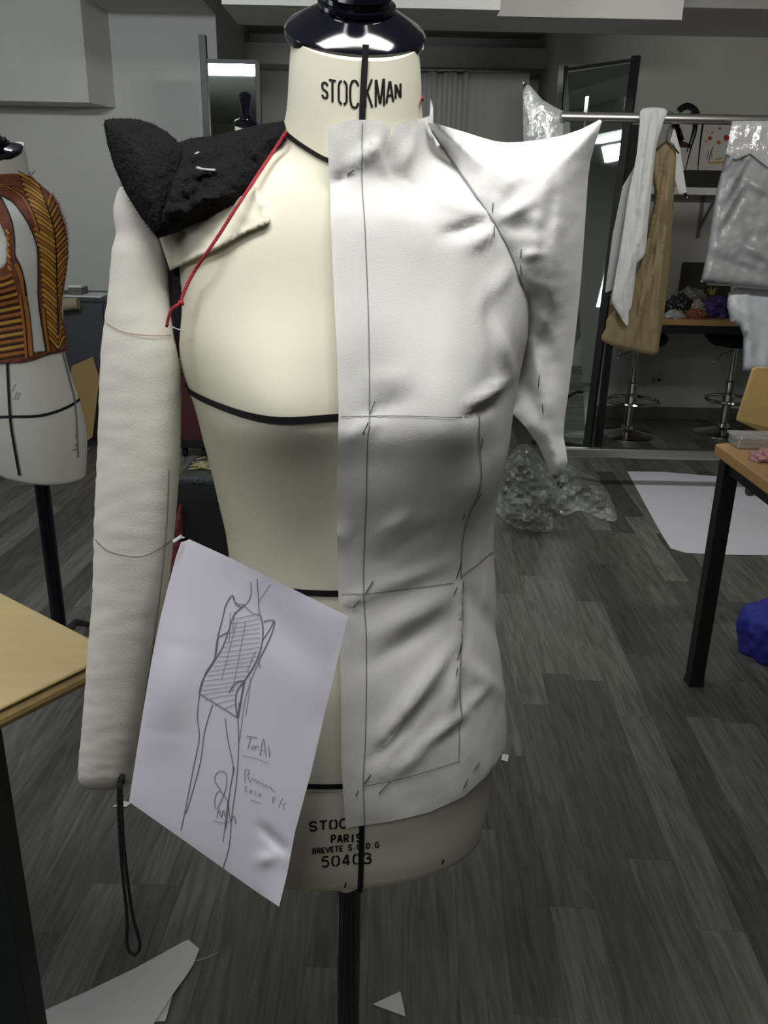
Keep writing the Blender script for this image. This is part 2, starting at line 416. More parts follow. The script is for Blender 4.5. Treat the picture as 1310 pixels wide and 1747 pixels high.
def word(text, x0, x1, y0, y1, h, gap=0.28):
    n = len(text); wd = (x1-x0)/(n-(gap if n > 1 else 0)); c = []
    for i, ch in enumerate(text):
        if ch == ' ': continue
        a = x0+i*wd; b = a+wd*(1-gap); f = lambda x: lerp(y0, y1, (x-x0)/(x1-x0))
        c.append((ch, a, b, f(a), f(b), h))
    return c
# ============================================================ the room
fl = MB().box(-3.2, 4.6, -3.2, 7.6, -0.05, 0).build('floor', floor_mat(), base=False); tag(fl, kind='structure')
def struct(mb, name, mat): return tag(mb.build(name, mat, base=False), kind='structure')
YL, YR, YB = 5.6, 6.1, 6.9          # left wall, right wall, back of the recess
xl1 = at(369, 60, YL).x; xr0 = at(956, 80, YR).x
zl = at(300, 24, YL).z; zr = at(1100, 60, YR).z
struct(MB().box(-3.2, xl1, YL, YL+0.15, 0, CEIL).add(*[[],[]]), 'wall_left_back', WALL)
struct(MB().box(xr0, 4.6, YR, YR+0.15, 0, CEIL), 'wall_right_back', WALL)
struct(MB().box(xl1-0.4, xr0+0.4, YB, YB+0.1, 0, CEIL), 'wall_recess', WALL)
struct(MB().box(xl1-0.1, xl1, YL+0.15, YB, 0, CEIL), 'wall_recess_left', WALL)
struct(MB().box(xr0, xr0+0.1, YR+0.15, YB, 0, CEIL), 'wall_recess_right', WALL)
struct(MB().box(-3.3, -3.2, -3.2, YL+0.15, 0, CEIL), 'wall_left', WALL)
struct(MB().box(4.6, 4.7, -3.2, YR+0.15, 0, CEIL), 'wall_right', WALL)
struct(MB().box(-3.3, 4.7, -3.3, -3.2, 0, CEIL), 'wall_front', WALL)
struct(MB().box(-3.3, 4.7, -3.3, 7.6, CEIL, CEIL+0.1), 'ceiling', CEILM)
# lowered ceiling strips over the walls, header over the recess, boxed beams
struct(MB().box(at(197, 187, YL).x, xl1, YL-0.55, YL, zl, CEIL), 'trim_1', CEILM)
struct(MB().box(xr0-0.0, 4.6, YR-0.75, YR, zr, CEIL), 'trim_2', CEILM)
h0 = at(800, 116, YB-0.25).z; h1 = at(800, 80, YB-0.25).z
struct(MB().box(xl1, xr0, YB-0.25, YB, h0, h1), 'trim_3', WALL)
b0 = at(853, 17, 4.1)
struct(MB().box(at(378, 4, 4.1).x, b0.x, 4.1, 4.5, b0.z, CEIL), 'trim_4', CEILM)
b1 = at(1163, 34, 4.55)
struct(MB().box(at(600, 30, 4.55).x, b1.x, 4.55, 4.9, b1.z, CEIL), 'trim_5', CEILM)
# boxed duct in the upper left corner
q1 = at(152, 175, YL-0.24); q2 = at(197, 187, YL-0.005); qz = q1.z
struct(MB().slab([(-3.2, YL-0.24, qz), (q1.x, YL-0.24, qz), (q2.x, YL, qz), (-3.2, YL, qz)], (0, 0, CEIL-qz)), 'trim_6', WALL)
BB = M('dark_skirting', (0.12, 0.12, 0.115), 0.6)
struct(MB().box(xr0, 4.6, YR-0.015, YR, 0, 0.085), 'baseboard_right', BB)
struct(MB().box(-3.2, xl1, YL-0.015, YL, 0, 0.085), 'baseboard_left', BB)
# socket on the right wall
s = at(1122, 648, YR-0.006)
SOCK = M('socket_plastic', (0.42, 0.42, 0.40), 0.5)
so = thing('wall_socket', s, 'pale wall socket between the two chrome stools, under the bar table', 'socket')
MB().box(s.x-0.04, s.x+0.04, YR-0.012, YR, s.z-0.035, s.z+0.035).build('cover_plate', SOCK, so, bevel=0.003)
mb = MB(); mb.lathe([(0.012, 0), (0.012, 0.004)], (s.x+0.006, YR-0.012, s.z), 12, (0, -1, 0)); mb.box(s.x-0.030, s.x-0.025, YR-0.015, YR-0.012, s.z-0.02, s.z+0.02)
mb.build('socket_hole', INK, so)

# ============================================================ background, right side
# curtain
def wavy_sheet(x0, x1, Y, z0, z1, nx, amp, per, seed, topsag=0.0, lean=0.0, thick=0.004):
    mb = MB(); nz = 14; vs = []
    for side in (0, 1):
        for j in range(nz+1):
            t = j/nz
            for i in range(nx+1):
                s_ = i/nx; x = lerp(x0, x1, s_)
                ph = s_*2*math.pi*per+0.8*noise.noise(Vector((s_*5, t*1.2, seed)))
                y = Y+amp*(0.6+0.4*noise.noise(Vector((s_*3, seed, 0))))*math.sin(ph)*(0.75+0.25*t)+lean*t+side*thick
                z = lerp(z1, z0, t)-topsag*(abs(math.sin(s_*math.pi*5)))*(1-t)
                vs.append((x, y, z))
    k = (nx+1)*(nz+1); fs = []
    for j in range(nz):
        for i in range(nx):
            a = j*(nx+1)+i; fs += [(a, a+1, a+nx+2, a+nx+1), (k+a, k+a+nx+1, k+a+nx+2, k+a+1)]
    for i in range(nx):
        fs += [(i, k+i, k+i+1, i+1), (nz*(nx+1)+i, nz*(nx+1)+i+1, k+nz*(nx+1)+i+1, k+nz*(nx+1)+i)]
    return mb.add(vs, fs)
CURT = M('white_curtain', (0.50, 0.51, 0.50), 0.85, bump=0.1, bscale=200, var=0.05)
YC = YB-0.42
ca, cb, cc = at(640, 118, YC), at(800, 117, YC), at(905, 124, YC)
cz = at(885, 737, YC).z
wavy_sheet(ca.x, cb.x, YC, max(0.01, cz), ca.z, 90, 0.035, 9, 1.0, 0.02).build('curtain', CURT, smooth=True)
tag(bpy.data.objects['curtain'], 'gathered white curtain hanging in folds right behind the neck', 'curtain')
o = wavy_sheet(cb.x-0.01, cc.x, YC+0.03, max(0.01, cz), cb.z-0.01, 40, 0.015, 3, 4.0).build('curtain', CURT, smooth=True)
tag(o, 'smooth flat white curtain panel above the pointed white shoulder', 'curtain')
# curtain rail
mb = MB(); mb.tube([(ca.x-0.3, YC, ca.z-0.005), (cc.x+0.1, YC, cc.z+0.012)], 0.012)
tag(mb.build('curtain_rail', STEEL, smooth=True), 'thin grey rail carrying the white curtains under the recess header', 'rail')

# leaning mirror on the right
MFR = BLACKM
mr = thing('leaning_mirror', atz(1000, 768, 0), 'tall black framed mirror leaning beside the garment rack', 'mirror')
m_br = atz(1003, 768, 0.0); m_bl = atz(925, 752, 0.0)
m_tr = at(1089, 95, m_br.y+0.10); m_tl = at(966, 113, m_bl.y+0.10)
def mpt(u, v): return (m_bl*(1-u)+m_br*u)*(1-v)+(m_tl*(1-u)+m_tr*u)*v
nrm = (m_br-m_bl).cross(m_tl-m_bl).normalized()
if nrm.y > 0: nrm = -nrm
MB().slab([mpt(0.02, 0.012), mpt(0.95, 0.012), mpt(0.95, 0.985), mpt(0.02, 0.985)], -nrm*0.008).build('mirror_pane', MIRROR, mr)
for nm, a, b, wv in (('frame_post', mpt(0.97, 0), mpt(0.97, 1), 0.045), ('frame_post', mpt(0, 0), mpt(0, 1), 0.012), ('frame_rail', mpt(0, 0.005), mpt(1, 0.005), 0.03), ('frame_rail', mpt(0, 0.992), mpt(1, 0.992), 0.012)):
    MB().bar(a, b, wv, 0.03, nrm).build(nm, MFR, mr)

# garment rack
YK = 4.25
ra = at(957, 199, YK); rb = at(1400, 207, YK)
p0 = at(1003, 165, YK); p1 = at(964, 768, YK)
rk = thing('garment_rack', (p1.x, YK, 0), 'chrome garment rack with a long top rail full of hanging cloth', 'clothes rack')
MB().tube([ra, rb], 0.022, 14).build('top_rail', STEEL, rk, 'auto')
bz = at(1140, 777, YK-0.03).z
MB().bar((at(955, 776, YK).x, YK, bz), (rb.x, YK, bz), 0.05, 0.04).build('bottom_rail', STEEL, rk, bevel=0.006)
xl_ = lerp(p0.x, p1.x, 0.5)
MB().tube([(p0.x-0.005, YK, ra.z), (xl_, YK, bz)], 0.011, 10).build('upright', BLACKM, rk, 'auto')
MB().tube([(p0.x-0.005, YK, ra.z), (p0.x-0.003, YK, p0.z)], 0.013, 10).build('upright_top', CHROME, rk, 'auto')
MB().tube([(rb.x-0.03, YK, 0.06), (rb.x-0.03, YK, ra.z)], 0.016, 10).build('upright', STEEL, rk, 'auto')
for xx in (xl_+0.02, rb.x-0.03):
    mb = MB(); mb.lathe([(0.028, -0.015), (0.03, 0), (0.028, 0.015)], (xx, YK, 0.03), 14, (1, 0, 0)); mb.build('caster', BLACKM, rk, 'auto')
    MB().box(xx-0.012, xx+0.012, YK-0.012, YK+0.012, 0.03, bz).build('caster_stem', STEEL, rk)

def Ys(pts, Y): return [(x, y, Y) for x, y in pts]
# things on the rack
tan_f = [((1135, 260), (1092, 470), 6, 0.012), ((1142, 300), (1118, 560), 6, 0.014), ((1128, 330), (1100, 520), 5, -0.014), ((1125, 420), (1075, 590), 8, 0.014), ((1140, 262), (1126, 330), 5, -0.012)]
pl = Pillow(Ys([(1117,256),(1125,247),(1138,241),(1150,247),(1153,269),(1150,325),(1146,400),(1141,463),(1134,526),(1126,576),(1122,601),(1111,605),(1088,601),(1063,596),(1027,580),(1033,560),(1037,541),(1060,515),(1080,480),(1094,438),(1107,388),(1116,338),(1113,291)], YK+0.03), 0.014, 7, 3.5, tan_f, rough=0.012, rs=9, ry=10)
tn = thing('ochre_dress', at(1085, 600, YK), 'ochre sheer dress on a hanger at the chrome rack', 'dress')
pl.folds = [(a, b, w_*0.8, am*1.7) for a, b, w_, am in pl.folds]
pl.build('dress_cloth', TAN, tn)
hk = MB(); hk.tube([at(x, y, YK) for x, y in [(1112,262),(1125,250),(1137,241),(1150,252),(1158,262)]], 0.004, 6)
hk.tube([at(x, y, YK) for x, y in smooth_path([(1137,241),(1139,225),(1145,212),(1150,200),(1147,192),(1142,190),(1140,198)], 4)], 0.003, 6)
hk.build('hanger', BLACKM, tn, True)
pl = Pillow(Ys([(1096,186),(1136,187),(1130,213),(1119,253),(1110,338),(1106,375),(1100,432),(1086,450),(1083,478),(1077,523),(1073,531),(1069,555),(1047,521),(1044,508),(1050,470),(1062,400),(1071,338),(1085,269),(1091,213)], YK-0.03), 0.010, 6, 3.5,
    [((1105,200),(1070,500),5,0.014),((1120,200),(1085,430),5,0.016),((1112,200),(1078,460),4,-0.014),((1100,380),(1056,510),5,0.012)], rough=0.010, rs=7, ry=10)
tag(pl.build('white_scarf', SHEER), 'narrow white sheer cloth draped over the rack in front of the ochre dress', 'cloth')
pl = Pillow(Ys([(1150,215),(1160,253),(1166,294),(1173,338),(1157,328),(1150,300),(1152,269),(1143,241)], YK+0.07), 0.006, 8, 6, smooth=False)
tag(pl.build('white_cloth', SHEER), 'small pointed white cloth hanging right of the ochre dress', 'cloth')
pl = Pillow(Ys([(1093,190),(1101,190),(1096,260),(1084,330),(1066,400),(1052,470),(1041,504),(1032,498),(1045,400),(1062,318),(1082,285),(1090,240)], YK+0.025), 0.008, 8, 6, smooth=False)
tag(pl.build('grey_cloth', M('grey_cloth', (0.30, 0.30, 0.30), 0.85)), 'grey cloth strip left of the narrow white sheer cloth', 'cloth')
gf = [((1260,250),(1215,320),4,0.02)]+[((1228+i*4, 400-i*22), (1262+i*5, 340-i*24), 3.5, 0.014*(1 if i % 2 else -1)) for i in range(5)]+[((1270,420),(1330,450),10,0.02),((1215,440),(1300,470),8,-0.015),((1262,300),(1330,340),9,0.02)]
gc = thing('garment_cover', at(1262, 495, YK), 'grey garment under a clear plastic cover at the right of the rack', 'garment')
pl = Pillow(Ys([(1248,208),(1300,205),(1350,208),(1350,500),(1300,491),(1240,486),(1195,481),(1204,440),(1210,400),(1222,325),(1238,263),(1245,228)], YK+0.0), 0.03, 12, 4.5, [(a, b, w_, am*1.5) for a, b, w_, am in gf], smooth=False, rough=0.012, rs=24)
pl.build('cover_sheet', GREYCOVER, gc)
pl2 = Pillow([(x, y, Y-0.055) for x, y, Y in Ys([(1249,206),(1350,206),(1350,300),(1310,285),(1280,262),(1255,272),(1238,262),(1245,228)], YK)], 0.012, 8, 7, [((1255,215),(1245,255),3,0.012),((1300,215),(1290,260),4,0.012)], smooth=False, rough=0.006, rs=10)
pl2.build('plastic_shoulder', film_mat('clear_plastic_cover', (0.8, 0.8, 0.82), 0.35), gc)
pl = Pillow(Ys([(1242,500),(1257,490),(1300,494),(1350,497),(1350,640),(1310,634),(1267,632),(1268,575),(1262,556),(1246,548),(1240,522)], YK+0.10), 0.03, 10, 7, [((1275,500),(1275,625),7,0.02),((1295,560),(1295,630),6,-0.015),((1250,520),(1290,545),8,0.02)], smooth=False, rough=0.008, rs=14, ry=3)
tag(pl.build('white_bag', M('white_bag_plastic', (0.55, 0.56, 0.60), 0.45, bump=0.2, bscale=30)), 'white bag hanging below the grey garment cover', 'bag')
pl = Pillow(Ys([(892,140),(898,141),(906,148),(925,170),(945,182),(962,190),(961,240),(958,330),(950,520),(895,520),(893,300)], YK+0.02), 0.02, 12, 9, [((905,160),(915,320),6,0.02),((935,190),(930,330),8,0.02)], smooth=False, rough=0.012, rs=16)
tag(pl.build('clear_garment_bag', film_mat('milky_film', (0.62, 0.65, 0.65), 0.30, 0.3)), 'milky clear garment bag hanging at the left end of the rack', 'bag')

# bar table
YT = 5.2
bt0 = at(1030, 548, YT); btz = at(1150, 545, YT).z
bt = thing('bar_table', (bt0.x+0.6, YT+0.25, 0), 'narrow high table with a wooden edge against the right wall', 'table')
tx0, tx1 = at(1050, 545, YT).x, at(1420, 555, YT).x
MB().box(tx0, tx1, YT, YR-0.02, btz-0.035, btz).build('table_top', WOODB, bt, bevel=0.003)
MB().box(tx0+0.02, tx1-0.02, YT+0.01, YT+0.03, btz-0.085, btz-0.036).build('apron', BLACKM, bt)
for lx in (at(1030, 690, YT).x, tx1-0.05):
    for ly in (YT+0.03, YR-0.08):
        MB().box(lx-0.02, lx+0.02, ly-0.02, ly+0.02, 0, btz-0.036).build('leg', BLACKM, bt)
# stools
def stool(px, py, seat_py, label):
    b = atz(px, py, 0.0)
    t = thing('bar_stool', b, label, 'stool', 'chrome bar stools')
    zs = at(px, seat_py, b.y).z
    MB().lathe([(0.0, 0.0), (0.20, 0.0), (0.20, 0.006), (0.185, 0.014), (0.10, 0.026), (0.045, 0.045), (0.040, 0.07), (0.03, 0.075)], b, 40).build('base', CHROME, t, 'auto')
    MB().lathe([(0.030, 0.07), (0.030, zs*0.52), (0.034, zs*0.52), (0.034, zs*0.55), (0.019, zs*0.56), (0.019, zs-0.05)], b, 24).build('column', CHROME, t, 'auto')
    zr_ = zs*0.38; mb = MB()
    mb.tube([b+Vector((0.165*math.cos(a), 0.165*math.sin(a)-0.06, zr_)) for a in [2*math.pi*k/40 for k in range(40)]], 0.011, 8, True)
    mb.lathe([(0.038, zr_-0.02), (0.038, zr_+0.02)], b, 20); mb.build('footrest', CHROME, t, 'auto')
    MB().lathe([(0.05, zs-0.06), (0.15, zs-0.045), (0.185, zs-0.02), (0.195, zs+0.01), (0.18, zs+0.03), (0.10, zs+0.022), (0.0, zs+0.018)], b, 36).build('seat', BLACKF, t, 'auto')
    mb = MB(); mb.tube([b+Vector((0.02, 0, zs-0.07)), b+Vector((-0.10, -0.05, zs-0.10)), b+Vector((-0.17, -0.08, zs-0.15))], 0.005, 6); mb.build('lever', CHROME, t, True)
    # low curved back
    mb = MB(); n = 16; vs = []
    for k in range(n+1):
        a = math.radians(20+140*k/n); h = 0.05+0.05*math.sin(math.pi*k/n)
        for r, z in ((0.185, zs+0.005), (0.20, zs+h), (0.215, zs+h), (0.20, zs-0.01)): vs.append(b+Vector((r*math.cos(a), r*math.sin(a), z)))
    fs = []
    for k in range(n):
        for j in range(4): fs.append((4*k+j, 4*k+(j+1) % 4, 4*k+4+(j+1) % 4, 4*k+4+j))
    fs += [(0, 1, 2, 3), (4*n+3, 4*n+2, 4*n+1, 4*n)]
    mb.add(vs, fs).build('backrest', BLACKF, t, True)
stool(1068, 742, 577, 'chrome bar stool under the table behind the ochre dress, round base fully in view')
stool(1232, 738, 577, 'chrome bar stool at the right, half hidden by the white bag and plywood chair')
# bundles on the bar table
def blob(name, px, py, Y, rx, ry, rz, mat, label, cat, seed, crump=0.35, zbase=None, group=None, fq=2.2):
    c = at(px, py, Y); z0 = btz if zbase is None else zbase
    bm = bmesh.new(); bmesh.ops.create_icosphere(bm, subdivisions=5, radius=1)
    mb = MB(); vs = []
    for v in bm.verts:
        n_ = v.co.normalized(); k = 1+crump*noise.fractal(n_*fq+Vector((seed, 0, 0)), 1, 2, 4)-0.25*crump*abs(noise.noise(n_*fq*3+Vector((0, seed, 0))))
        p = Vector((n_.x*rx*k, n_.y*ry*k, n_.z*rz*k)); p.z = max(p.z, -rz*0.55)
        vs.append((c.x+p.x, c.y+p.y, z0+0.55*rz+p.z))
    mb.add(vs, [tuple(v.index for v in f.verts) for f in bm.faces]); bm.free()
    return tag(mb.build(name, mat, smooth=True), label, cat, group)
blob('plastic_bundle', 1158, 520, YT+0.22, 0.085, 0.07, 0.085, M('black_plastic', (0.015, 0.015, 0.02), 0.12, bump=0.7, bscale=40), 'shiny black plastic bundle on the bar table beside the ochre dress', 'bundle', 1)
blob('plastic_bundle', 1150, 540, YT+0.08, 0.06, 0.04, 0.03, film_mat('clear_wrap', (0.7, 0.7, 0.7), 0.35), 'crumpled clear wrap at the front edge of the bar table', 'plastic wrap', 2)
blob('yarn_bundle', 1186, 537, YT+0.10, 0.075, 0.05, 0.035, M('rust_cloth', (0.24, 0.085, 0.045), 0.7, var=0.5, vscale=40, bump=0.5), 'rust coloured cloth bundle at the front edge of the bar table', 'cloth bundle', 3)
blob('beige_bundle', 1190, 515, YT+0.20, 0.05, 0.05, 0.065, M('beige_wrap', (0.36, 0.31, 0.24), 0.35, bump=0.6, bscale=40, var=0.3), 'pale wrapped bundle between the black and the purple bundles', 'bundle', 4)
blob('cloth_bundle', 1222, 522, YT+0.20, 0.10, 0.07, 0.075, M('purple_print', (0.05, 0.025, 0.15), 0.5, var=0.9, vscale=30, bump=0.6), 'purple and black print bundle at the right end of the bar table', 'cloth bundle', 5)
blob('grey_pouch', 1180, 496, YT+0.42, 0.11, 0.06, 0.10, M('grey_wrap', (0.14, 0.14, 0.115), 0.4, bump=0.5, bscale=40, var=0.3), 'grey wrapped packet behind the bundles on the bar table', 'packet', 6)
# cards behind
def card(px0, py0, px1, py1, Y, col, label, fn=None):
    a = at(px0, py0, Y); b = at(px1, py1, Y); t = thing('picture_card', (lerp(a.x, b.x, .5), Y, btz), label, 'picture')
    MB().box(a.x, b.x, Y, Y+0.006, btz, a.z).build('card', col, t); return t
DK = M('dark_green_print', (0.022, 0.026, 0.014), 0.6, var=0.7, vscale=14)
card(1164, 447, 1203, 500, YR-0.13, DK, 'dark green picture card standing at the back of the bar table')
t = card(1204, 487, 1243, 515, YR-0.11, M('near_black_print', (0.012, 0.012, 0.010), 0.6), 'black picture card with a yellow leaf sprig at the back of the bar table')
mb = MB()
for k in range(6): ribbon(mb, lambda x, y: at(x, y, YR-0.112), [(1211, 512), (1212+k*1.0, 503), (1206+k*3.4, 493-(k % 3)*2)], 1.6, 3)
mb.build('leaf_sprig', M('leaf_yellow', (0.30, 0.24, 0.03), 0.6), t)
# wall shelf
sz = at(1200, 321, YR-0.12).z; sh = thing('wall_shelf', (at(1190, 321, YR-0.1).x, YR-0.1, sz), 'white wall shelf on a metal bracket behind the rack', 'shelf')
sx0, sx1 = at(1062, 321, YR-0.2).x, at(1400, 325, YR-0.2).x
MB().box(sx0, sx1, YR-0.22, YR, sz-0.045, sz).build('shelf_board', M('white_board', (0.60, 0.60, 0.56), 0.5), sh, bevel=0.003)
br0 = at(1200, 335, YR-0.01)
MB().box(br0.x-0.012, br0.x+0.012, YR-0.012, YR-0.0005, at(1192, 406, YR).z, sz-0.045).build('bracket_strip', M('grey_metal', (0.20, 0.20, 0.20), 0.4, metal=0.5), sh)
MB().bar((br0.x+0.0, YR-0.012, at(1196, 388, YR).z), (br0.x+0.02, YR-0.20, sz-0.05), 0.014, 0.012).build('bracket_arm', M('grey_metal', (0.2, 0.2, 0.2), 0.4), sh)
a = at(1170, 290, YR-0.18); b = at(1262, 320, YR-0.18)
tag(MB().box(a.x, b.x, YR-0.20, YR-0.05, sz, a.z).build('black_box', M('black_board', (0.008, 0.008, 0.008), 0.6), bevel=0.003), 'long black box lying on the white wall shelf', 'box')
a = at(1078, 213, YR-0.15); b = at(1090, 266, YR-0.15)
tag(MB().box(at(1076,213,YR-0.15).x, b.x, YR-0.18, YR-0.04, sz, a.z-0.0).build('black_binder', M('black_board', (0.008, 0.008, 0.008), 0.6), bevel=0.003), 'black upright binder on the wall shelf left of the white sheer cloth', 'binder')
# drawings pinned on the wall
def poster(pts, Y, label):
    c = at(*pts[3], Y); t = thing('wall_drawing', c, label, 'drawing')
    MB().slab([at(x, y, Y) for x, y in pts], (0, 0.004, 0)).build('paper', M('drawing_paper', (0.58, 0.57, 0.52), 0.8), t); return t
YP = YR-0.045
t = poster([(1150, 196), (1203, 198), (1196, 292), (1140, 290)], YP, 'ink drawing with long black brush strokes on the wall above the shelf')
f = lambda x, y: at(x, y, YP-0.002)
mb = MB()
for pts, wv in (([(1158,188),(1172,180),(1186,187),(1190,200)],10), ([(1180,192),(1184,215),(1178,240),(1171,260)],7), ([(1189,200),(1187,225),(1178,255),(1169,290)],4), ([(1200,204),(1195,240),(1190,290)],4), ([(1152,210),(1156,235),(1150,262)],12), ([(1165,196),(1160,205)],8)):
    ribbon(mb, f, pts, wv, 4, wend=1.5 if wv < 9 else wv)
mb.build('brush_strokes', INK, t)
mb = MB(); ribbon(mb, f, [(1150,213),(1158,225),(1162,240)], 11, 3); ribbon(mb, f, [(1158,245),(1168,247),(1180,250)], 13, 3, wend=5)
mb.build('dark_red_stroke', M('dark_red_ink', (0.045, 0.006, 0.008), 0.7), t)
mb = MB(); ribbon(mb, f, [(1153,213),(1160,228),(1163,240)], 5, 3); mb.build('brown_stroke', M('brown_ink', (0.16, 0.09, 0.03), 0.7), t)
t = poster([(1203, 200), (1262, 202), (1256, 292), (1196, 290)], YP, 'drawing with red and orange dots on the wall above the shelf')
def dots(spots, mat, nm, par):
    mb = MB()
    for x, y, r in spots:
        mb.add([at(x, y, YP-0.002)]+[at(x+r*math.cos(k*math.pi/5), y+r*math.sin(k*math.pi/5), YP-0.002) for k in range(10)], [(0, k+1, (k+1) % 10+1) for k in range(10)])
    mb.build(nm, mat, par)
for d_ in [(1211,236,3.6),(1228,219,2.2),(1239,235,5.2)]: dots([d_], M('red_paint', (0.40, 0.02, 0.012), 0.6), 'red_dot', t)
for d_ in [(1204,241,2),(1226,243,3.6),(1215,226,2),(1207,224,1.5)]: dots([d_], M('orange_paint', (0.50, 0.13, 0.02), 0.6), 'orange_dot', t)
mb = MB(); ribbon(mb, f, [(1208,278),(1236,277)], 3, 4); ribbon(mb, f, [(1214,270),(1214,253)], 2, 4); ribbon(mb, f, [(1220,272),(1232,270)], 3, 4)
mb.build('ochre_strokes', M('ochre_paint', (0.50, 0.28, 0.07), 0.6), t)
mb = MB(); ribbon(mb, f, [(1209,276),(1212,262),(1217,250)], 1.2, 4); ribbon(mb, f, [(1205,272),(1209,258)], 1.0, 4); mb.build('ink_lines', INK, t)

# plastic film pile on the floor
def film_pile(pts, hmax, seed, mat, name, label, step=5):
    P, T, n = tri_fill(smooth_path(pts, step, True), step)
    vs = []; poly = [(p.x, p.y) for p in P[:n]]; rf = random.Random(4)
    for i, p in enumerate(P):
        g = atz(p.x, p.y, 0.003)
        e = 0 if i < n else min(1, min(math.hypot(p.x-q[0], p.y-q[1]) for q in poly)/26)
        q = Vector((g.x*9, g.y*7, seed))
        vd = noise.voronoi(q*1.5)[0]; vd2 = noise.voronoi(q*4.0)[0]; h = hmax*e*(0.15+1.0*(vd[1]-vd[0])+0.45*(vd2[1]-vd2[0])+0.6*abs(noise.noise(q*0.6))+0.10*rf.random())
        vs.append(atz(p.x, p.y, 0.003+h)+Vector((0, 0, 0)))
    mb = MB().add(vs, T)
    return tag(mb.build(name, mat, smooth=False), label, 'plastic film')
FILM = film_mat('crumpled_film', (0.80, 0.84, 0.82), 0.42, 0.06, 0.5, 0.35)
film_pile([(840,812),(866,781),(884,760),(901,758),(917,773),(932,793),(950,808),(968,845),(975,870),(944,877),(941,906),(897,904),(862,890),(843,867)], 0.14, 1.0, FILM, 'clear_film', 'crumpled clear plastic film heaped on the floor below the hanging sleeve')
film_pile([(955,795),(971,793),(1000,808),(1018,817),(1040,846),(1052,886),(1028,886),(990,871),(962,880),(940,866),(945,830)], 0.09, 7.0, FILM, 'clear_film', 'flatter clear plastic film on the floor right of the film heap')
blob('dark_clip', 912, 757, atz(912, 757, 0.0).y, 0.018, 0.018, 0.025, BLACKF, 'small black clip lying behind the plastic film heap', 'clip', 11, zbase=0.0)
# paper on the floor
def floor_poly(pts, name, label, mat, cat, z=0.0015, th=0.0015, rough=0.0):
    return tag(MB().slab([atz(x, y, z+th) for x, y in pts], (0, 0, -th)).build(name, mat), label, cat)
floor_poly([(1070,804),(1131,805),(1228,813),(1330,822),(1430,835),(1430,955),(1310,947),(1240,946),(1170,943),(1144,935),(1131,915),(1119,894),(1095,850)], 'pattern_paper', 'large sheet of white pattern paper spread on the floor by the right table', SHEETP, 'paper')
floor_poly([(857,1286),(868,1288),(866,1299),(855,1296)], 'paper_scrap', 'tiny white square scrap on the floor right of the draped hip', SCRAP, 'paper scrap')
floor_poly([(192,1376),(209,1366),(224,1369),(216,1376)], 'paper_scrap', 'tiny white scrap on the floor behind the hanging black loop', SCRAP, 'paper scrap')
floor_poly([(636,1713),(683,1691),(692,1734)], 'paper_scrap', 'small white triangle of paper on the floor right of the stand pole', SCRAP, 'paper scrap')
floor_poly([(62,1730),(140,1695),(230,1652),(312,1607),(322,1603),(340,1619),(330,1645),(318,1664),(296,1694),(262,1747),(230,1790),(80,1790)], 'fabric_offcut', 'large pointed white offcut on the floor at the lower left corner', SCRAP, 'offcut', z=0.004)
floor_poly([(296,1692),(282,1742),(255,1743)], 'paper_scrap', 'small white corner of paper under the large pointed offcut', SCRAP, 'paper scrap')
mb = MB(); mb.tube([atz(x, y, 0.006) for x, y in [(330,1640),(350,1635),(372,1625)]], 0.0006, 5)
tag(mb.build('white_thread', SCRAP), 'fine white thread on the floor beside the pointed offcut', 'thread')

# right table
zt = 0.78
C = atz(1220, 757, zt); Fv = (atz(1310, 821, zt)-C).normalized(); Bv = (atz(1262, 752, zt)-C).normalized()
rt = thing('work_table', (C.x+0.05, C.y, 0), 'wooden work table with black metal legs at the right edge', 'table')
A = C+Bv*2.4; Bq = A+Fv*1.2; Dq = C+Fv*1.2
MB().slab([C, A, Bq, Dq], (0, 0, -0.032)).build('table_top', WOODB, rt, bevel=0.004)
def lp(u, v): return C+Bv*u+Fv*v
leg0 = atz(1183, 1166, 0.0)
off = Vector((0.035, -0.0, 0))
lx, ly = leg0.x+0.0, leg0.y
lt = at(1228, 800, ly)
for i, (u, v) in enumerate(((0, 0), (2.3, 0), (0, 1.1), (2.3, 1.1))):
    p = Vector((lx, ly, 0))+Bv*u+Fv*v
    lg = MB().box(p.x-0.022, p.x+0.022, p.y-0.022, p.y+0.022, 0.0, zt-0.033).build('leg', BLACKM, rt, bevel=0.002)
    MB().box(p.x-0.0235, p.x+0.0235, p.y-0.0235, p.y+0.0235, 0.0, 0.02).build('foot', BLACKF, lg)
p = Vector((lx, ly, zt-0.06))
MB().bar(p+Fv*0.02, p+Fv*1.1, 0.02, 0.05, (0, 0, 1)).build('apron', BLACKM, rt)
MB().bar(p+Bv*0.02, p+Bv*2.3, 0.02, 0.05, (0, 0, 1)).build('apron', BLACKM, rt)
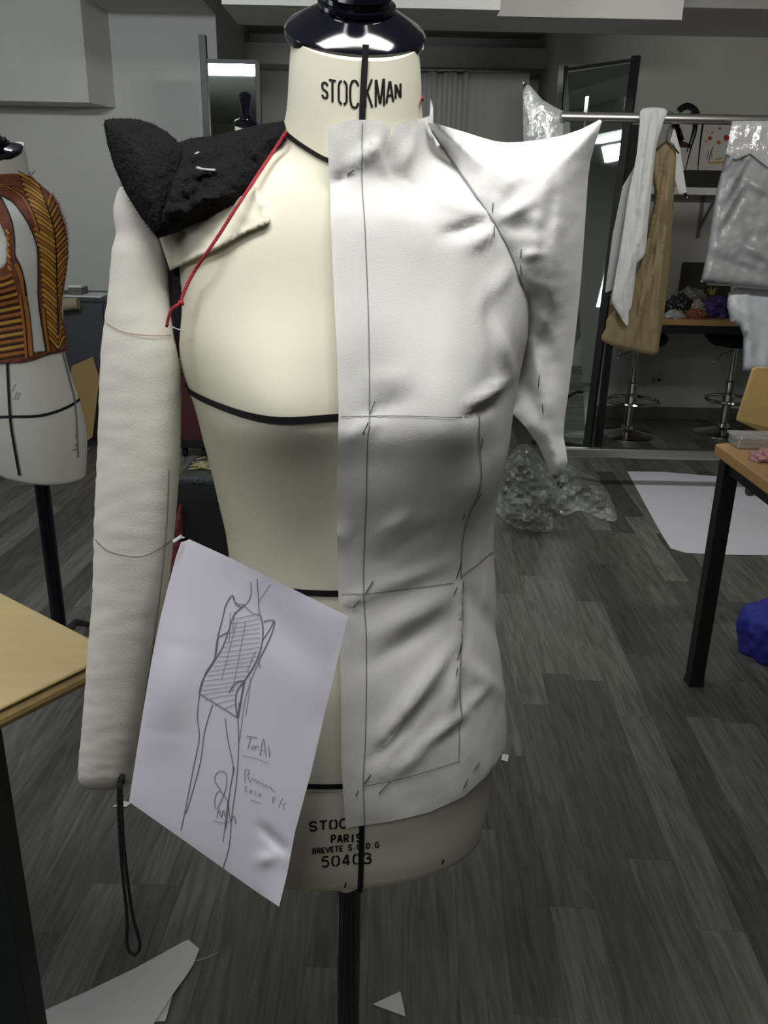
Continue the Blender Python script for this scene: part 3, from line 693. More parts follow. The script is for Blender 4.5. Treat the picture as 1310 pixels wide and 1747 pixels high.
# clear box and sweet packet on it
bx = thing('clear_box', atz(1280, 763, zt), 'small clear plastic box on the corner of the right work table', 'box')
g = atz(1284, 762, zt); CL = film_mat('clear_box_plastic', (0.6, 0.62, 0.64), 0.45, 0.05)
MB().slab([g+Vector((-0.055, -0.03, 0.001)), g+Vector((0.075, -0.035, 0.001)), g+Vector((0.085, 0.05, 0.001)), g+Vector((-0.05, 0.055, 0.001))], (0, 0, 0.024)).build('box_body', CL, bx, bevel=0.004)
MB().slab([g+Vector((-0.06, -0.034, 0.025)), g+Vector((0.08, -0.039, 0.025)), g+Vector((0.09, 0.054, 0.025)), g+Vector((-0.055, 0.059, 0.025))], (0, 0, 0.008)).build('box_lid', CL, bx, bevel=0.003)
blob('striped_packet', 1312, 786, atz(1312, 786, zt).y, 0.05, 0.035, 0.02, M('red_white_wrap', (0.40, 0.20, 0.20), 0.2, var=0.85, vscale=60), 'glossy red and white packet on the right work table', 'packet', 21, 0.3, zt)
# plywood chair beyond the table
YH = 2.65
pc = thing('plywood_chair', at(1360, 900, YH).xy.to_3d(), 'plywood chair beyond the right work table, tilted tan backrest', 'chair')
MB().slab([at(1284,630,YH+0.05), at(1290,627,YH+0.05), at(1470,630,YH+0.05), at(1480,770,YH), at(1300,738,YH), at(1257,718,YH), at(1259,712,YH)], (0, 0.012, 0)).build('backrest', PLY, pc, bevel=0.003)
cx0, cx1 = at(1405, 750, YH).x, at(1475, 750, YH).x
MB().box(cx0, cx1, YH-0.42, YH-0.02, 0.43, 0.45).build('seat', PLY, pc, bevel=0.004)
for xx in (cx0+0.01, cx1-0.01):
    MB().bar((xx, YH+0.02, 0), (xx, YH+0.03, 0.92), 0.022, 0.022).build('leg', BLACKM, pc)
    MB().bar((xx, YH-0.40, 0), (xx, YH-0.40, 0.43), 0.022, 0.022).build('leg', BLACKM, pc)
# blue cloth bag
gb = atz(1300, 1128, 0)
def bluebag():
    bm = bmesh.new(); bmesh.ops.create_icosphere(bm, subdivisions=5, radius=1); vs = []
    for v in bm.verts:
        n_ = v.co.normalized(); k = 1+0.16*noise.noise(n_*1.6+Vector((3, 1, 0)))+0.07*noise.noise(n_*4+Vector((0, 0, 5)))
        fold = 0.05*math.sin(9*math.atan2(n_.y, n_.x)+3*n_.z)*(1-abs(n_.z))
        k += fold
        p = Vector((n_.x*0.125*k, n_.y*0.11*k, n_.z*0.12*k)); p.z = max(p.z, -0.075)
        vs.append(Vector((gb.x+0.055, gb.y+0.05, 0.077))+p)
    mb = MB().add(vs, [tuple(v.index for v in f.verts) for f in bm.faces]); bm.free()
    return mb.build('cloth_bag', BLUE, smooth=True)
tag(bluebag(), 'royal blue cloth bag on the floor at the right edge', 'bag')
# ============================================================ dress forms
YA = 0.80
DEPTH = lambda py: (at(612, py, YA)-CAM).dot(_fw)
_hw = [(55,106),(110,111),(190,115),(228,121),(245,133),(268,165),(292,203),(325,240),(370,269),(430,289),(500,292),(560,288),(620,276),(650,267),(700,254),(750,246),(800,236),(850,227),(900,217),(945,212),(1000,217),(1050,225),(1130,238),(1180,243),(1250,245),(1300,243),(1350,237),(1415,226)]
ZT = lambda py: at(612, py, YA).z
tabA = table([(ZT(y), h*DEPTH(y)/F) for y, h in _hw])
Z0 = ZT(1415); Z1 = ZT(58)
_zb, _zw, _zh, _zn = ZT(690), ZT(965), ZT(1270), ZT(240)
tabF = table([(Z0, .093), (Z0+.03, .098), (_zh, .104), (lerp(_zh, _zw, .5), .098), (_zw, .085), (_zw+.07, .086), (_zb-.03, .096), (_zb, .102), (_zb+.06, .096), (_zb+.12, .082), (_zn-.03, .064), (_zn, .058), (Z1, .056)])
tabB = table([(Z0, .095), (_zh, .115), (_zw, .072), (_zb, .088), (_zb+.10, .10), (_zn-.02, .085), (_zn, .068), (Z1, .060)])
tabC = table([(Z0, 0.0), (_zh, 0.002), (_zw, 0.004), (_zb-.05, 0.0), (_zb, -.004), (_zb+.06, -.007), (_zb+.12, -.006), (_zn-.04, 0), (Z1, 0)])
class Form:
    def __init__(s, axis, yaw, sx=1.0, zs=1.0, zo=0.0):
        s.ax = Vector((axis[0], axis[1], 0)); s.sx, s.zs, s.zo = sx, zs, zo
        s.nf = Vector((math.sin(yaw), -math.cos(yaw), 0)); s.l = Vector((math.cos(yaw), math.sin(yaw), 0))
    n = 2.25
    def bump(s, xl, z):
        d = z-(_zb+0.012); g = 0
        for c in (-0.077, 0.077):
            sz = 0.062 if d > 0 else 0.040
            g += 0.027*math.exp(-((xl-c)/0.048)**2-(d/sz)**2)
        return g
    def shear(s, z): return 0.52*sstep(_zn-0.09, _zn+0.02, z)
    def pt(s, th, z, off=0.0):
        a = tabA(z)+off; sn, cs = math.sin(th), math.cos(th)
        xl = a*math.copysign(abs(sn)**(2/s.n), sn)
        fl = (tabF(z)+s.bump(xl, z)+off)*abs(cs)**(2/s.n) if cs >= 0 else -(tabB(z)+off)*abs(cs)**(2/s.n)
        return s.ax+s.l*(xl+tabC(z))*s.sx+s.nf*fl*s.sx+Vector((0, 0, s.zo+s.zs*(z-s.shear(z)*fl)))
    def loc(s, P, off=0.0):
        q = P-s.ax; xl = q.dot(s.l)/s.sx; fl = q.dot(s.nf)/s.sx; zz = (P.z-s.zo)/s.zs; z = zz
        for _ in range(4): z = zz+s.shear(z)*fl
        xl -= tabC(z); a = tabA(z)+off; f = (tabF(z)+s.bump(xl, z)+off) if fl >= 0 else tabB(z)+off
        return xl, fl, z, abs(xl/a)**s.n+abs(fl/f)**s.n
    def hit(s, px, py, off=0.0):
        """(angle, height) where the line of sight through a pixel meets the form; nearest approach if it misses"""
        d = ray(px, py).normalized(); c = math.hypot(s.ax.x, s.ax.y)/math.hypot(d.x, d.y); t0 = c-0.26*s.sx; t1 = c+0.16*s.sx
        best = (9e9, t0); prev = t0; N = 70
        for i in range(N+1):
            t = lerp(t0, t1, i/N); v = s.loc(CAM+d*t, off)[3]
            if v < 1:
                lo, hi = prev, t
                for _ in range(14):
                    m = (lo+hi)/2
                    if s.loc(CAM+d*m, off)[3] < 1: hi = m
                    else: lo = m
                best = (0, hi); break
            if v < best[0]: best = (v, t)
            prev = t
        xl, fl, z, v = s.loc(CAM+d*best[1], off)
        a = tabA(z)+off; q = min(1, abs(xl)/a)**(s.n/2)
        th = math.copysign(math.asin(q), xl)
        if fl < 0: th = math.copysign(math.pi-abs(th), th)
        return th, z
    def P(s, px, py, off=0.0):
        return s.pt(*s.hit(px, py, off), off)
    def body(s, parent, mat, zlo=None, zhi=None, nz=110, nt=96):
        zlo = Z0 if zlo is None else zlo; zhi = Z1 if zhi is None else zhi
        vs = [s.pt(2*math.pi*k/nt, lerp(zlo, zhi, j/nz)) for j in range(nz+1) for k in range(nt)]
        vs = [s.pt(2*math.pi*k/nt, zlo-0.006, -0.006) for k in range(nt)]+vs; m = nz+2
        fs = [(j*nt+k, j*nt+(k+1) % nt, (j+1)*nt+(k+1) % nt, (j+1)*nt+k) for j in range(m-1) for k in range(nt)]
        fs += [tuple(range(nt-1, -1, -1)), tuple(range((m-1)*nt, m*nt))]
        o = MB().add(vs, fs).build('body', mat, parent, True); o.data.set_sharp_from_angle(angle=math.radians(60)); return o
    def ring(s, mb, zfn, th0, th1, hw, off=0.0012, n=90):
        vs = []
        for k in range(n+1):
            th = lerp(th0, th1, k/n); z = zfn(th); vs += [s.pt(th, z+hw, off), s.pt(th, z-hw, off)]
        return mb.add(vs, [(2*k, 2*k+1, 2*k+3, 2*k+2) for k in range(n)])
    def line(s, mb, thfn, z0, z1, hw, off=0.0012, n=60):
        vs = []
        for k in range(n+1):
            z = lerp(z0, z1, k/n); th = thfn(z); a = hw/max(0.05, tabF(z)*1.6)
            vs += [s.pt(th-a, z, off), s.pt(th+a, z, off)]
        return mb.add(vs, [(2*k, 2*k+1, 2*k+3, 2*k+2) for k in range(n)])
    def cap(s, parent, mat, knobmat):
        c = s.ax+Vector((0, 0, s.zo+s.zs*Z1)); k = s.sx; A = (s.nf*0.52+Vector((0, 0, 1))).normalized()
        c = c-s.nf*0.002*k
        MB().lathe([(0.0575*k, -0.006*k), (0.0600*k, -0.002*k), (0.0600*k, 0.003*k), (0.057*k, 0.006*k), (0.042*k, 0.0145*k), (0.033*k, 0.019*k), (0.031*k, 0.020*k)], c, 56, A, 0.96).build('neck_cap', mat, parent, 'auto')
        MB().lathe([(0.031*k, 0.019*k), (0.0325*k, 0.021*k), (0.0325*k, 0.024*k), (0.0285*k, 0.0255*k), (0.0285*k, 0.029*k), (0.030*k, 0.0305*k), (0.028*k, 0.034*k), (0.0195*k, 0.036*k), (0.0185*k, 0.044*k), (0.022*k, 0.075*k), (0.026*k, 0.10*k), (0.031*k, 0.125*k), (0.030*k, 0.14*k), (0.018*k, 0.15*k), (0.0, 0.152*k)], c, 48, A).build('cap_knob', knobmat, parent, 'auto')
def stand(s, parent, r=0.0125, zt=None):
    zt = s.zo+s.zs*(Z0+0.02) if zt is None else zt
    p = s.ax
    MB().tube([(p.x, p.y, 0.03), (p.x, p.y, zt)], r, 20).build('stand_pole', LACQ, parent, 'auto')
    mb = MB(); mb.lathe([(0.03, 0.05), (0.03, 0.10), (r, 0.12)], (p.x, p.y, 0), 20)
    for k in range(3):
        a = math.radians(90+120*k); q = Vector((math.cos(a), math.sin(a), 0))
        mb.tube([p+q*0.02+Vector((0, 0, 0.075)), p+q*0.13+Vector((0, 0, 0.07)), p+q*0.23+Vector((0, 0, 0.012))], [0.014, 0.012, 0.010], 10)
    mb.build('stand_base', BLACKM, parent, 'auto')

AX = at(595, 1600, YA).x
BOD = Form((AX, YA), math.radians(8))
df = thing('dress_form', (AX, YA, 0), 'cream dress form with a black neck cap in the centre foreground', 'dress form')
BOD.body(df, JERSEY)
BOD.cap(df, LACQ, LACQ)
stand(BOD, df, 0.0145)
MB().lathe([(0.0, -0.012), (0.012, -0.011), (0.018, -0.004), (0.02, 0.01)], (AX, YA-0.075, BOD.pt(0, Z0).z-0.0), 20).build('base_plug', JERSEY, df, True)
# marking tapes
z_n = BOD.hit(553, 271)[1]; z_ns = BOD.hit(492, 232)[1]
def tape(fn): m_ = MB(); fn(m_); m_.build('marking_tape', TAPE, df, True)
th_n = abs(BOD.hit(553, 271)[0])
tape(lambda m: ribbon(m, lambda x, y: BOD.P(x, y, 0.0014), [(484,225),(500,238),(520,252),(553,271),(585,280),(617,283)], 8, 6))
zb = BOD.hit(560, 713)[1]; zbs = BOD.hit(345, 676)[1]
tape(lambda m: BOD.ring(m, lambda t: lerp(zb, zbs, sstep(0.35, 1.4, abs(t))), -math.pi, math.pi, 0.0032))
zw = BOD.hit(570, 1012)[1]; tape(lambda m: BOD.ring(m, lambda t: zw, -math.pi, math.pi, 0.0032))
zh = BOD.hit(570, 1341)[1]; tape(lambda m: BOD.ring(m, lambda t: zh, -math.pi, math.pi, 0.0030))
tape(lambda m: ribbon(m, lambda x, y: BOD.P(x, y, 0.0014), [(624,76),(620,150),(618,200),(617,283)], 11, 8))
tape(lambda m: ribbon(m, lambda x, y: BOD.P(x, y, 0.0014), [(617,283),(617,500),(624,710),(619,1010),(618,1341),(617,1405),(616,1470),(614,1523)], 9, 12))
tape(lambda m: ribbon(m, lambda x, y: BOD.P(x, y, 0.0016), [(487,224),(462,258),(430,300),(405,340)], 7, 6))
# armhole plates
for sd in (-1,):
    mb = MB(); zc = ZT(530); A = BOD.l*sd
    c = BOD.ax+BOD.l*sd*(tabA(zc)-0.004)+Vector((0, 0, zc))
    mb.lathe([(0.0, 0.009), (0.035, 0.009), (0.040, 0.005), (0.041, -0.004), (0.0, -0.004)], (0, 0, 0), 36)
    q = A.to_track_quat('Z', 'Y'); mb.v = [c+Matrix.Diagonal((1, 1, 1.5)) @ (q @ p) for p in mb.v]
    mb.build('armhole_plate', TAPE, df, 'auto')
# lettering
mb = MB(); f = lambda x, y: BOD.P(x, y, 0.0004)
letters(mb, f, [('S',549,559,166,168,26),('T',561,573,173,175,38),('O',577,592,178,180,42),('C',597,612,183,184,46),('K',622,635,184,183,48),('M',640,656,182,180,46),('A',659,671,176,173,36),('N',674,684,168,166,24)], 3.8)
mb.build('neck_lettering', INK, df)
mb = MB()
letters(mb, f, word('STOC', 528, 592, 1418, 1412, 15), 3.4); letters(mb, f, word('PARIS', 565, 616, 1438, 1436, 13), 3.2)
letters(mb, f, word('BREVETE S.G.D.G', 533, 646, 1457, 1446, 9, 0.2), 2.4); letters(mb, f, word('50403', 548, 633, 1480, 1473, 18), 3.2)
mb.build('hip_lettering', INK, df)
for a, b in (((590,1506),(588,1515)), ((757,1467),(754,1475))): mb = MB(); ribbon(mb, f, [a, b], 2.5, 4); mb.build('pencil_mark', INK, df)

# ------------------------------------------------------------ draped toile
TF = [((650,1262),(768,1105),13,.0060),((668,1320),(790,1215),12,.0055),((640,1300),(740,1185),9,-.0035),((700,1290),(790,1235),9,-.003),
      ((640,1080),(772,1008),20,.0050),((640,1130),(750,1060),14,-.0035),((630,1335),(700,1240),8,.003),
      ((783,1000),(784,1100),5,.004),((793,1010),(795,1100),6,-.004),((778,1135),(765,1215),9,.0050),((788,1140),(800,1215),7,-.0035),((795,1130),(850,1180),12,.003),((795,1210),(830,1170),8,.003),
      ((795,1000),(850,1090),14,-.003),((760,960),(630,1010),12,.003),
      ((840,377),(760,402),11,-.0065),((840,372),(740,335),12,.0035),((838,385),(800,420),12,.006),((740,330),(650,300),20,-.004),
      ((660,300),(760,390),18,-.003),((875,450),(820,520),14,.003),
      ((640,715),(600,740),10,.0035),((600,735),(590,760),10,.003),((625,708),(700,680),14,-.0035),((630,650),(700,640),16,.002),
      ((800,690),(862,650),8,.0060),((790,712),(850,690),7,-.0040),((850,560),(870,640),10,.004),((830,500),(845,620),9,-.003),
      ((600,280),(650,245),10,.0050),((590,300),(560,315),10,-.004),((655,235),(668,290),8,-.0035),((700,240),(690,285),10,.003),
      ((625,1012),(585,1030),8,.003),((575,930),(600,880),8,.003),((640,900),(760,880),14,.002),((700,870),(640,920),10,.0025),((640,960),(740,900),10,-.002)]
def toff(th, z):
    o = 0.0055+0.004*sstep(_zb+0.02, _zb+0.10, z)*sstep(_zn-0.01, _zn-0.06, z)
    r = sstep(0.5, 1.5, th)
    o += r*(0.004+0.006*math.exp(-((z-_zw)/0.05)**2)+0.004*sstep(_zh+.10, _zh, z)+0.004*math.exp(-((z-_zb)/0.06)**2))
    d = z-(_zb-0.055); o += 0.015*math.exp(-(d/0.05)**2)*math.exp(-((th-0.45)/0.6)**2)
    o += 0.004*math.exp(-((th-0.05)/0.25)**2)*math.exp(-((z-_zb)/0.09)**2)   # bridging between the busts
    o += 0.003*sstep(-0.12, -0.35, th)
    o += 0.0012*noise.fractal(Vector((th*4, z*14, 2.0)), 1, 2, 3)
    return max(o, 0.0025)
def toile_pt(th, z, ex=0.0):
    P0 = BOD.pt(th, z, toff(th, z)); x, y = proj(P0)
    nd = BOD.nf*math.cos(th)+BOD.l*math.sin(th); nd.normalize()
    return P0+nd*(max(fold_sum(TF, x, y), 0.0015-toff(th, z))+ex)
tl = thing('draped_toile', (AX, YA-0.1, Z0), 'white half toile pinned to the dress form, with a pointed shoulder sleeve', 'toile garment')
H = lambda pts: [BOD.hit(x, y, 0.005) for x, y in line_path(pts, 14)]
left = [(562,213),(563,300),(566,400),(569,480),(575,600),(578,700),(576,800),(576,900),(577,1000),(580,1100),(582,1200),(582,1300),(586,1360),(590,1413),(660,1402),(735,1385),(790,1357),(822,1325)]
seam = [(890,522),(889,495),(886,468),(876,428),(847,370),(820,332),(796,296),(762,249),(731,214)]
bnd = H(left)
zr = lambda y: at(860, y, YA+0.02).z
zc = BOD.hit(822, 1325, 0.005)[1]
bnd += [(1.28, zc+0.010), (1.42, zc+0.022), (1.6, zc+0.040), (1.95, zc+0.07)]+[(1.97, lerp(zc+0.07, zr(660), k/20)) for k in range(1, 20)]+[(1.95, zr(655)), (1.75, zr(625)), (1.60, zr(592)), (1.50, zr(558))]
sm = H(smooth_path(seam, 14)); bnd += [q for q in sm if q[0] < 1.5]
bnd += H([(733,178),(726,196),(709,203),(709,236),(706,203),(690,207),(674,212),(661,243),(667,215),(641,205),(600,203),(572,210)])
K = 0.13
Bp = [(t*K, z) for t, z in bnd]
cl = [Bp[0]]
for q in Bp[1:]:
    if math.hypot(q[0]-cl[-1][0], q[1]-cl[-1][1]) > 0.0012: cl.append(q)
P_, T_, n_ = tri_fill(cl, 0.0062)
MB().add([toile_pt(p.x/K, p.y) for p in P_], T_).build('bodice', TOILE, tl, True)
tp = lambda x, y: toile_pt(*BOD.hit(x, y, 0.006), 0.0007)
for pts, wv in (([(618,210),(617,300),(622,400),(627,560),(629,700),(624,760),(621,900),(620,1010),(625,1100),(624,1250),(620,1330),(622,1408)], 2.0),
                ([(629,708),(700,708),(760,711),(800,711)], 1.8), ([(620,1012),(690,1005),(770,994)], 1.6), ([(783,985),(805,965),(832,936)], 1.5), ([(622,1340),(700,1325),(785,1298)], 1.6),
                ([(808,700),(830,680),(842,665)], 1.4)):
    mb = MB(); ribbon(mb, tp, pts, wv*0.7, 10); mb.build('pencil_line', PENCIL, tl)
for pts, wv in (([(582,708),(629,708)], 1.4), ([(582,1014),(620,1011)], 1.4), ([(789,990),(786,1060),(785,1110),(785,1218)], 2.2), ([(815,705),(806,760),(797,830),(785,880),(785,985)], 1.6), ([(785,1218),(782,1300)], 1.2)):
    mb = MB(); ribbon(mb, tp, pts, wv, 10); mb.build('seam_line', PENCIL2, tl)
PIN = M('steel_pin', (0.10, 0.10, 0.11), 0.3, metal=0.6)
for a, b in (((638,683),(629,705)),((626,716),(617,736)),((636,990),(623,1010)),((612,1022),(602,1036)),((632,1320),(621,1336)),((611,1347),(607,1357)),((665,1332),(646,1352)),((801,836),(790,857)),((784,960),(776,986)),((776,1000),(771,1012)),((783,1097),(779,1125)),((777,1138),(774,1150)),((815,1298),(806,1312)),((796,1328),(789,1342)),((812,745),(808,762)),((605,290),(592,298)),((777,872),(775,882))):
    pa, pb = BOD.hit(*a, .006), BOD.hit(*b, .006)
    MB().tube([toile_pt(*pa, 0.0012), toile_pt(*pb, 0.0008)], 0.00042, 5).build('pin', PIN, tl)
# sleeve with pointed shoulder
def sy(x, y):
    t, z = BOD.hit(min(x, 880), y, 0.0095); return toile_pt(t, z).y-0.0012
outl = [(729,209,sy(729,212)-.0),(745,211,.765),(765,217,.775),(792,225,.785),(820,234,.795),(845,241,.80),(866,243,.803),(890,242,.807),(925,238,.813),(960,231,.82),(990,221,.825),(1010,211,.83),(1023,204,.832),(1027,207,.832),(1022,224,.832),(1014,247,.83),(1007,275,.83),(1003,305,.83),(1000,350,.83),(996,410,.828),(991,480,.826),(984,550,.824),(976,620,.822),(969,675,.82),(963,715,.818),(961,745,.816),(966,770,.815),(968,788,.815),(962,808,.815),(946,819,.815),(934,795,.812),(919,761,.808),(896,728,.80),(872,703,.805),(845,690,.835),(838,650,.85),(842,600,.85),(850,560,.845),(866,535,.82),(888,506,.778)]
outl += [(x, y, sy(x, y)) for x, y in ((884,474),(868,432),(853,402),(838,375),(812,337),(788,302),(755,255),(735,224))]
SF = [((842,378),(905,345),9,.008),((905,345),(965,300),14,.005),((845,365),(885,322),10,-.005),((848,392),(930,390),13,-.007),((930,345),(905,440),12,.005),((960,330),(940,480),12,.006),((945,310),(925,430),9,-.004),
      ((888,437),(925,432),6,.006),((888,470),(930,500),9,.006),((905,520),(930,560),8,.006),
      ((893,545),(925,650),11,.010),((922,640),(962,750),11,.010),((878,610),(915,720),12,-.010),((930,560),(955,660),10,-.006),((918,690),(950,780),10,-.008),((915,480),(950,560),8,-.004),
      ((870,250),(850,300),12,.003),((985,240),(1000,330),9,.004)]
SF = [(a, b, w_*1.25, am*0.62) for a, b, w_, am in SF]
slv = Pillow(outl, 0.026, 75, 6, SF, smooth=False, rough=0.002, rs=45)
slv.build('sleeve', TOILE2, tl)
mb = MB(); ribbon(mb, lambda x, y: slv.front(x, y, 0.0008), [(737,224),(757,255),(790,302),(814,337),(840,375),(855,402),(870,432),(886,474),(893,498)], 2.6, 8)
mb.build('seam_line', PENCIL2, tl)
for a, b in (((841,346),(840,362)),((843,385),(843,404)),((889,425),(888,440)),((888,452),(889,470)),((920,640),(918,660)),((925,690),(926,705))):
    MB().tube([slv.front(*a, 0.0012), slv.front(*b, 0.0008)], 0.00042, 5).build('pin', PIN, tl)
# shoulder seam thread on the sleeve top
mbx = MB(); mbx.tube([at(x, y, sy_)-Vector((0, 0.002, 0)) for x, y, sy_ in [(760,217,.772),(790,226,.782),(820,236,.79),(842,243,.796),(862,246,.80),(880,244,.803)]], 0.0009, 5)

# ------------------------------------------------------------ padded arm
arm_rows = [(318,205,228),(324,201,238),(338,197,248),(355,193,256),(375,194,263),(395,198,270),(410,195,276),(428,190,283),(460,188,291),(500,184,299),(545,178,305),(600,172,309),(640,170,310),(700,168,309),(760,166,308),(830,163,304),(900,160,298),(960,159,292),(1020,157,284),(1100,150,268),(1160,146,256),(1220,141,245),(1280,136,234),(1310,133,227),(1325,133,225),(1335,136,222),(1342,143,214),(1346,152,204),(1348,165,192)]
aL = table([(r[0], r[1]) for r in arm_rows]); aR = table([(r[0], r[2]) for r in arm_rows])
def armY(y): return lerp(0.765, 0.745, sstep(320, 1340, y))
def arm_ctr(y):
    l, r = aL(y), aR(y); return (l+r)/2, (r-l)/2
def arm_front(x, y, off=0.0):
    xm, hw = arm_ctr(y); s_ = max(-1, min(1, (x-xm)/hw)); D = armY(y); T = hw*D*1.06/F
    return at(x, y, D-T*math.sqrt(max(0, 1-s_*s_))-off)
pa = thing('padded_arm', at(225, 1345, 0.745), 'stuffed white calico arm hanging at the left of the dress form', 'padded arm')
vs = []; nr = 150; nt = 40
for j in range(nr+1):
    y = lerp(318, 1348, 1-(1-j/nr)**1.6); xm, hw = arm_ctr(y); D = armY(y); T = hw*D*1.06/F
    for k in range(nt):
        a = 2*math.pi*k/nt; q = at(xm+hw*math.cos(a), y, D-T*math.sin(a))
        c = at(xm, y, D); n_v = (q-c)
        wr = 0.012*noise.fractal(Vector((math.cos(a)*1.0, y/17.0, math.sin(a)*1.0)), 1, 2, 3)*(0.35+0.65*max(0, -math.cos(a)*0.7+0.3))
        vs.append(c+n_v*(1+wr*2.2))
fs = [(j*nt+k, j*nt+(k+1) % nt, (j+1)*nt+(k+1) % nt, (j+1)*nt+k) for j in range(nr) for k in range(nt)]
fs += [tuple(range(nt-1, -1, -1)), tuple(range(nr*nt, (nr+1)*nt))]
MB().add(vs, fs).build('stuffed_tube', CALICO, pa, True)
af = lambda x, y: arm_front(x, y, 0.0012)
mb = MB(); ribbon(mb, af, [(162,921),(180,938),(205,947),(240,950),(270,938),(294,921)], 1.8, 8)
ribbon(mb, af, [(289,800),(285,895),(275,1000),(262,1100),(250,1180),(237,1260)], 1.3, 10); mb.build('seam_line', M('grey_stitch', (0.25, 0.24, 0.23), 0.8), pa)
mb = MB(); ribbon(mb, af, [(180,551),(205,565),(235,571),(270,573),(292,572)], 1.7, 8); mb.build('seam_line', M('pink_stitch', (0.42, 0.26, 0.22), 0.8), pa)
# shoulder flap pinned on the chest
flp = [(270,398),(300,390),(345,372),(395,345),(436,318),(449,346),(461,374),(459,382),(420,398),(372,425),(335,441),(300,457),(290,462),(283,440),(276,420)]
P_, T_, n_ = tri_fill(line_path(flp, 7, True), 7)
def flap_pt(x, y, o):
    bx = sstep(300, 275, x)
    q = BOD.P(max(x, 312), y, o); q2 = at(x, y, q.y-0.0*bx); return q2
mb = MB(); m = len(P_)
e_ = line_path(flp, 7, True)
def fth(p):
    d = min(math.hypot(p.x-q[0], p.y-q[1]) for q in e_); return 0.0045+0.0035*math.exp(-(d/7)**2)*1.0-0.003*math.exp(-(d/2)**2)+0.0012*noise.noise(Vector((p.x/28, p.y/18, 4)))
mb.add([flap_pt(p.x, p.y, fth(p)) for p in P_]+[flap_pt(p.x, p.y, 0.0005) for p in P_[:n_]], T_+[(i, (i+1) % n_, m+(i+1) % n_, m+i) for i in range(n_)])
mb.build('shoulder_flap', JERSEY, pa, True)
# black cord loop at its end
mb = MB(); c3 = lambda pts, Y: [at(x, y, Y) for x, y in smooth_path(pts, 8)]
Yk = 0.738
mb.tube([arm_front(209, 1322, 0.004), arm_front(207, 1332, 0.006), arm_front(203, 1341, 0.004)], [0.003, 0.0042, 0.003], 8)
mb.tube(c3([(203,1338),(202,1360),(203,1400),(206,1450),(210,1500),(215,1545),(217,1580),(216,1605),(221,1624),(230,1630),(237,1622),(238,1606),(232,1583),(226,1560),(220,1520),(215,1480),(210,1430),(208,1390),(207,1360),(206,1338)], Yk-0.03), 0.0019, 8)
mb.build('hanging_loop', BLACKF, pa, True)

# ------------------------------------------------------------ black shoulder pad
sp = thing('shoulder_pad', at(350, 380, 0.74), 'black fuzzy shoulder pad with an upright pointed cup on the left shoulder', 'shoulder pad')
hp = lambda x, y, o=0.004: BOD.P(x, y, o).y
sad = Pillow([(488,207,.80),(465,209,.805),(440,213,.81),(400,223,.81),(360,232,.808),(325,236,.80),(305,243,.785),(280,300,.745),(262,350,.728),(258,385,.722),(268,407,.718),(300,397,hp(318,400)-.006),(350,373,hp(350,373)-.006),(400,345,hp(400,345)-.005),(425,312,hp(425,312)-.005),(442,290,hp(442,290)-.004),(465,255,hp(465,255)-.004),(486,226,hp(486,226)-.004)], 0.020, 40, 7,
    [((330,300),(400,275),6,.004),((320,320),(390,300),5,-.004),((325,345),(400,330),6,.005),((320,270),(380,255),6,.0035),((335,285),(410,262),4,-.004),((315,365),(350,350),7,.005),((420,250),(445,270),8,.003)], smooth=False, rough=0.006, rs=16)
sad.folds = [(a, b, w_, am*1.5) for a, b, w_, am in sad.folds if am > 0]
sad.build('saddle', FUR, sp)
cup = Pillow([(177,212,.755),(179,205,.757),(186,203,.76),(200,202,.765),(218,202,.772),(238,204,.777),(262,212,.78),(285,225,.778),(300,238,.772),(310,252,.765),(307,272,.752),(298,300,.738),(288,330,.726),(279,365,.718),(270,407,.712),(262,398,.716),(240,370,.722),(215,330,.732),(195,285,.74),(183,245,.748)], 0.022, 55, 7,
    [((290,250),(270,380),10,.004),((300,300),(275,360),3,-.002)], smooth=False, rough=0.003, rs=20)
cup.build('pointed_cup', FUR, sp)
mb = MB(); rnd = random.Random(3)
for pw, cnt in ((cup, 1500), (sad, 1300)):
    xs = [q[0] for q in pw.b]; ys = [q[1] for q in pw.b]; k = 0
    while k < cnt:
        if k < cnt*0.3:
            q = rnd.choice(pw.b); base = at(q[0], q[1], q[2]); x, y = q[0], q[1]
        else:
            x, y = rnd.uniform(min(xs), max(xs)), rnd.uniform(min(ys), max(ys))
            if not inside(x, y, pw.b): continue
            base = at(x, y, pw.Yf(x, y)+0.0003)
        d = Vector((rnd.uniform(-1, 1), rnd.uniform(-1.0, 0.1), rnd.uniform(-0.6, 1))).normalized()*rnd.uniform(0.0015, 0.004)
        sd = d.cross(Vector((0, 1, 0))).normalized()*0.00012
        mb.add([base-sd, base+sd, base+d], [(0, 1, 2)]); k += 1
tag(mb.build('fuzz', FUR, sp), kind='stuff')
LINT = M('lint', (0.42, 0.42, 0.44), 0.8)
mb = MB(); mb.tube([sad.front(x, y, 0.001) for x, y in [(336,287),(344,289),(355,290),(367,291)]], [0.0016, 0.0012, 0.0011, 0.0013], 6); mb.tube([sad.front(333,263,.001), sad.front(339,260,.001)], 0.0009, 5)
tag(mb.build('lint_thread', LINT, smooth=True), 'pale bit of lint stuck on the black fuzzy shoulder pad', 'lint')

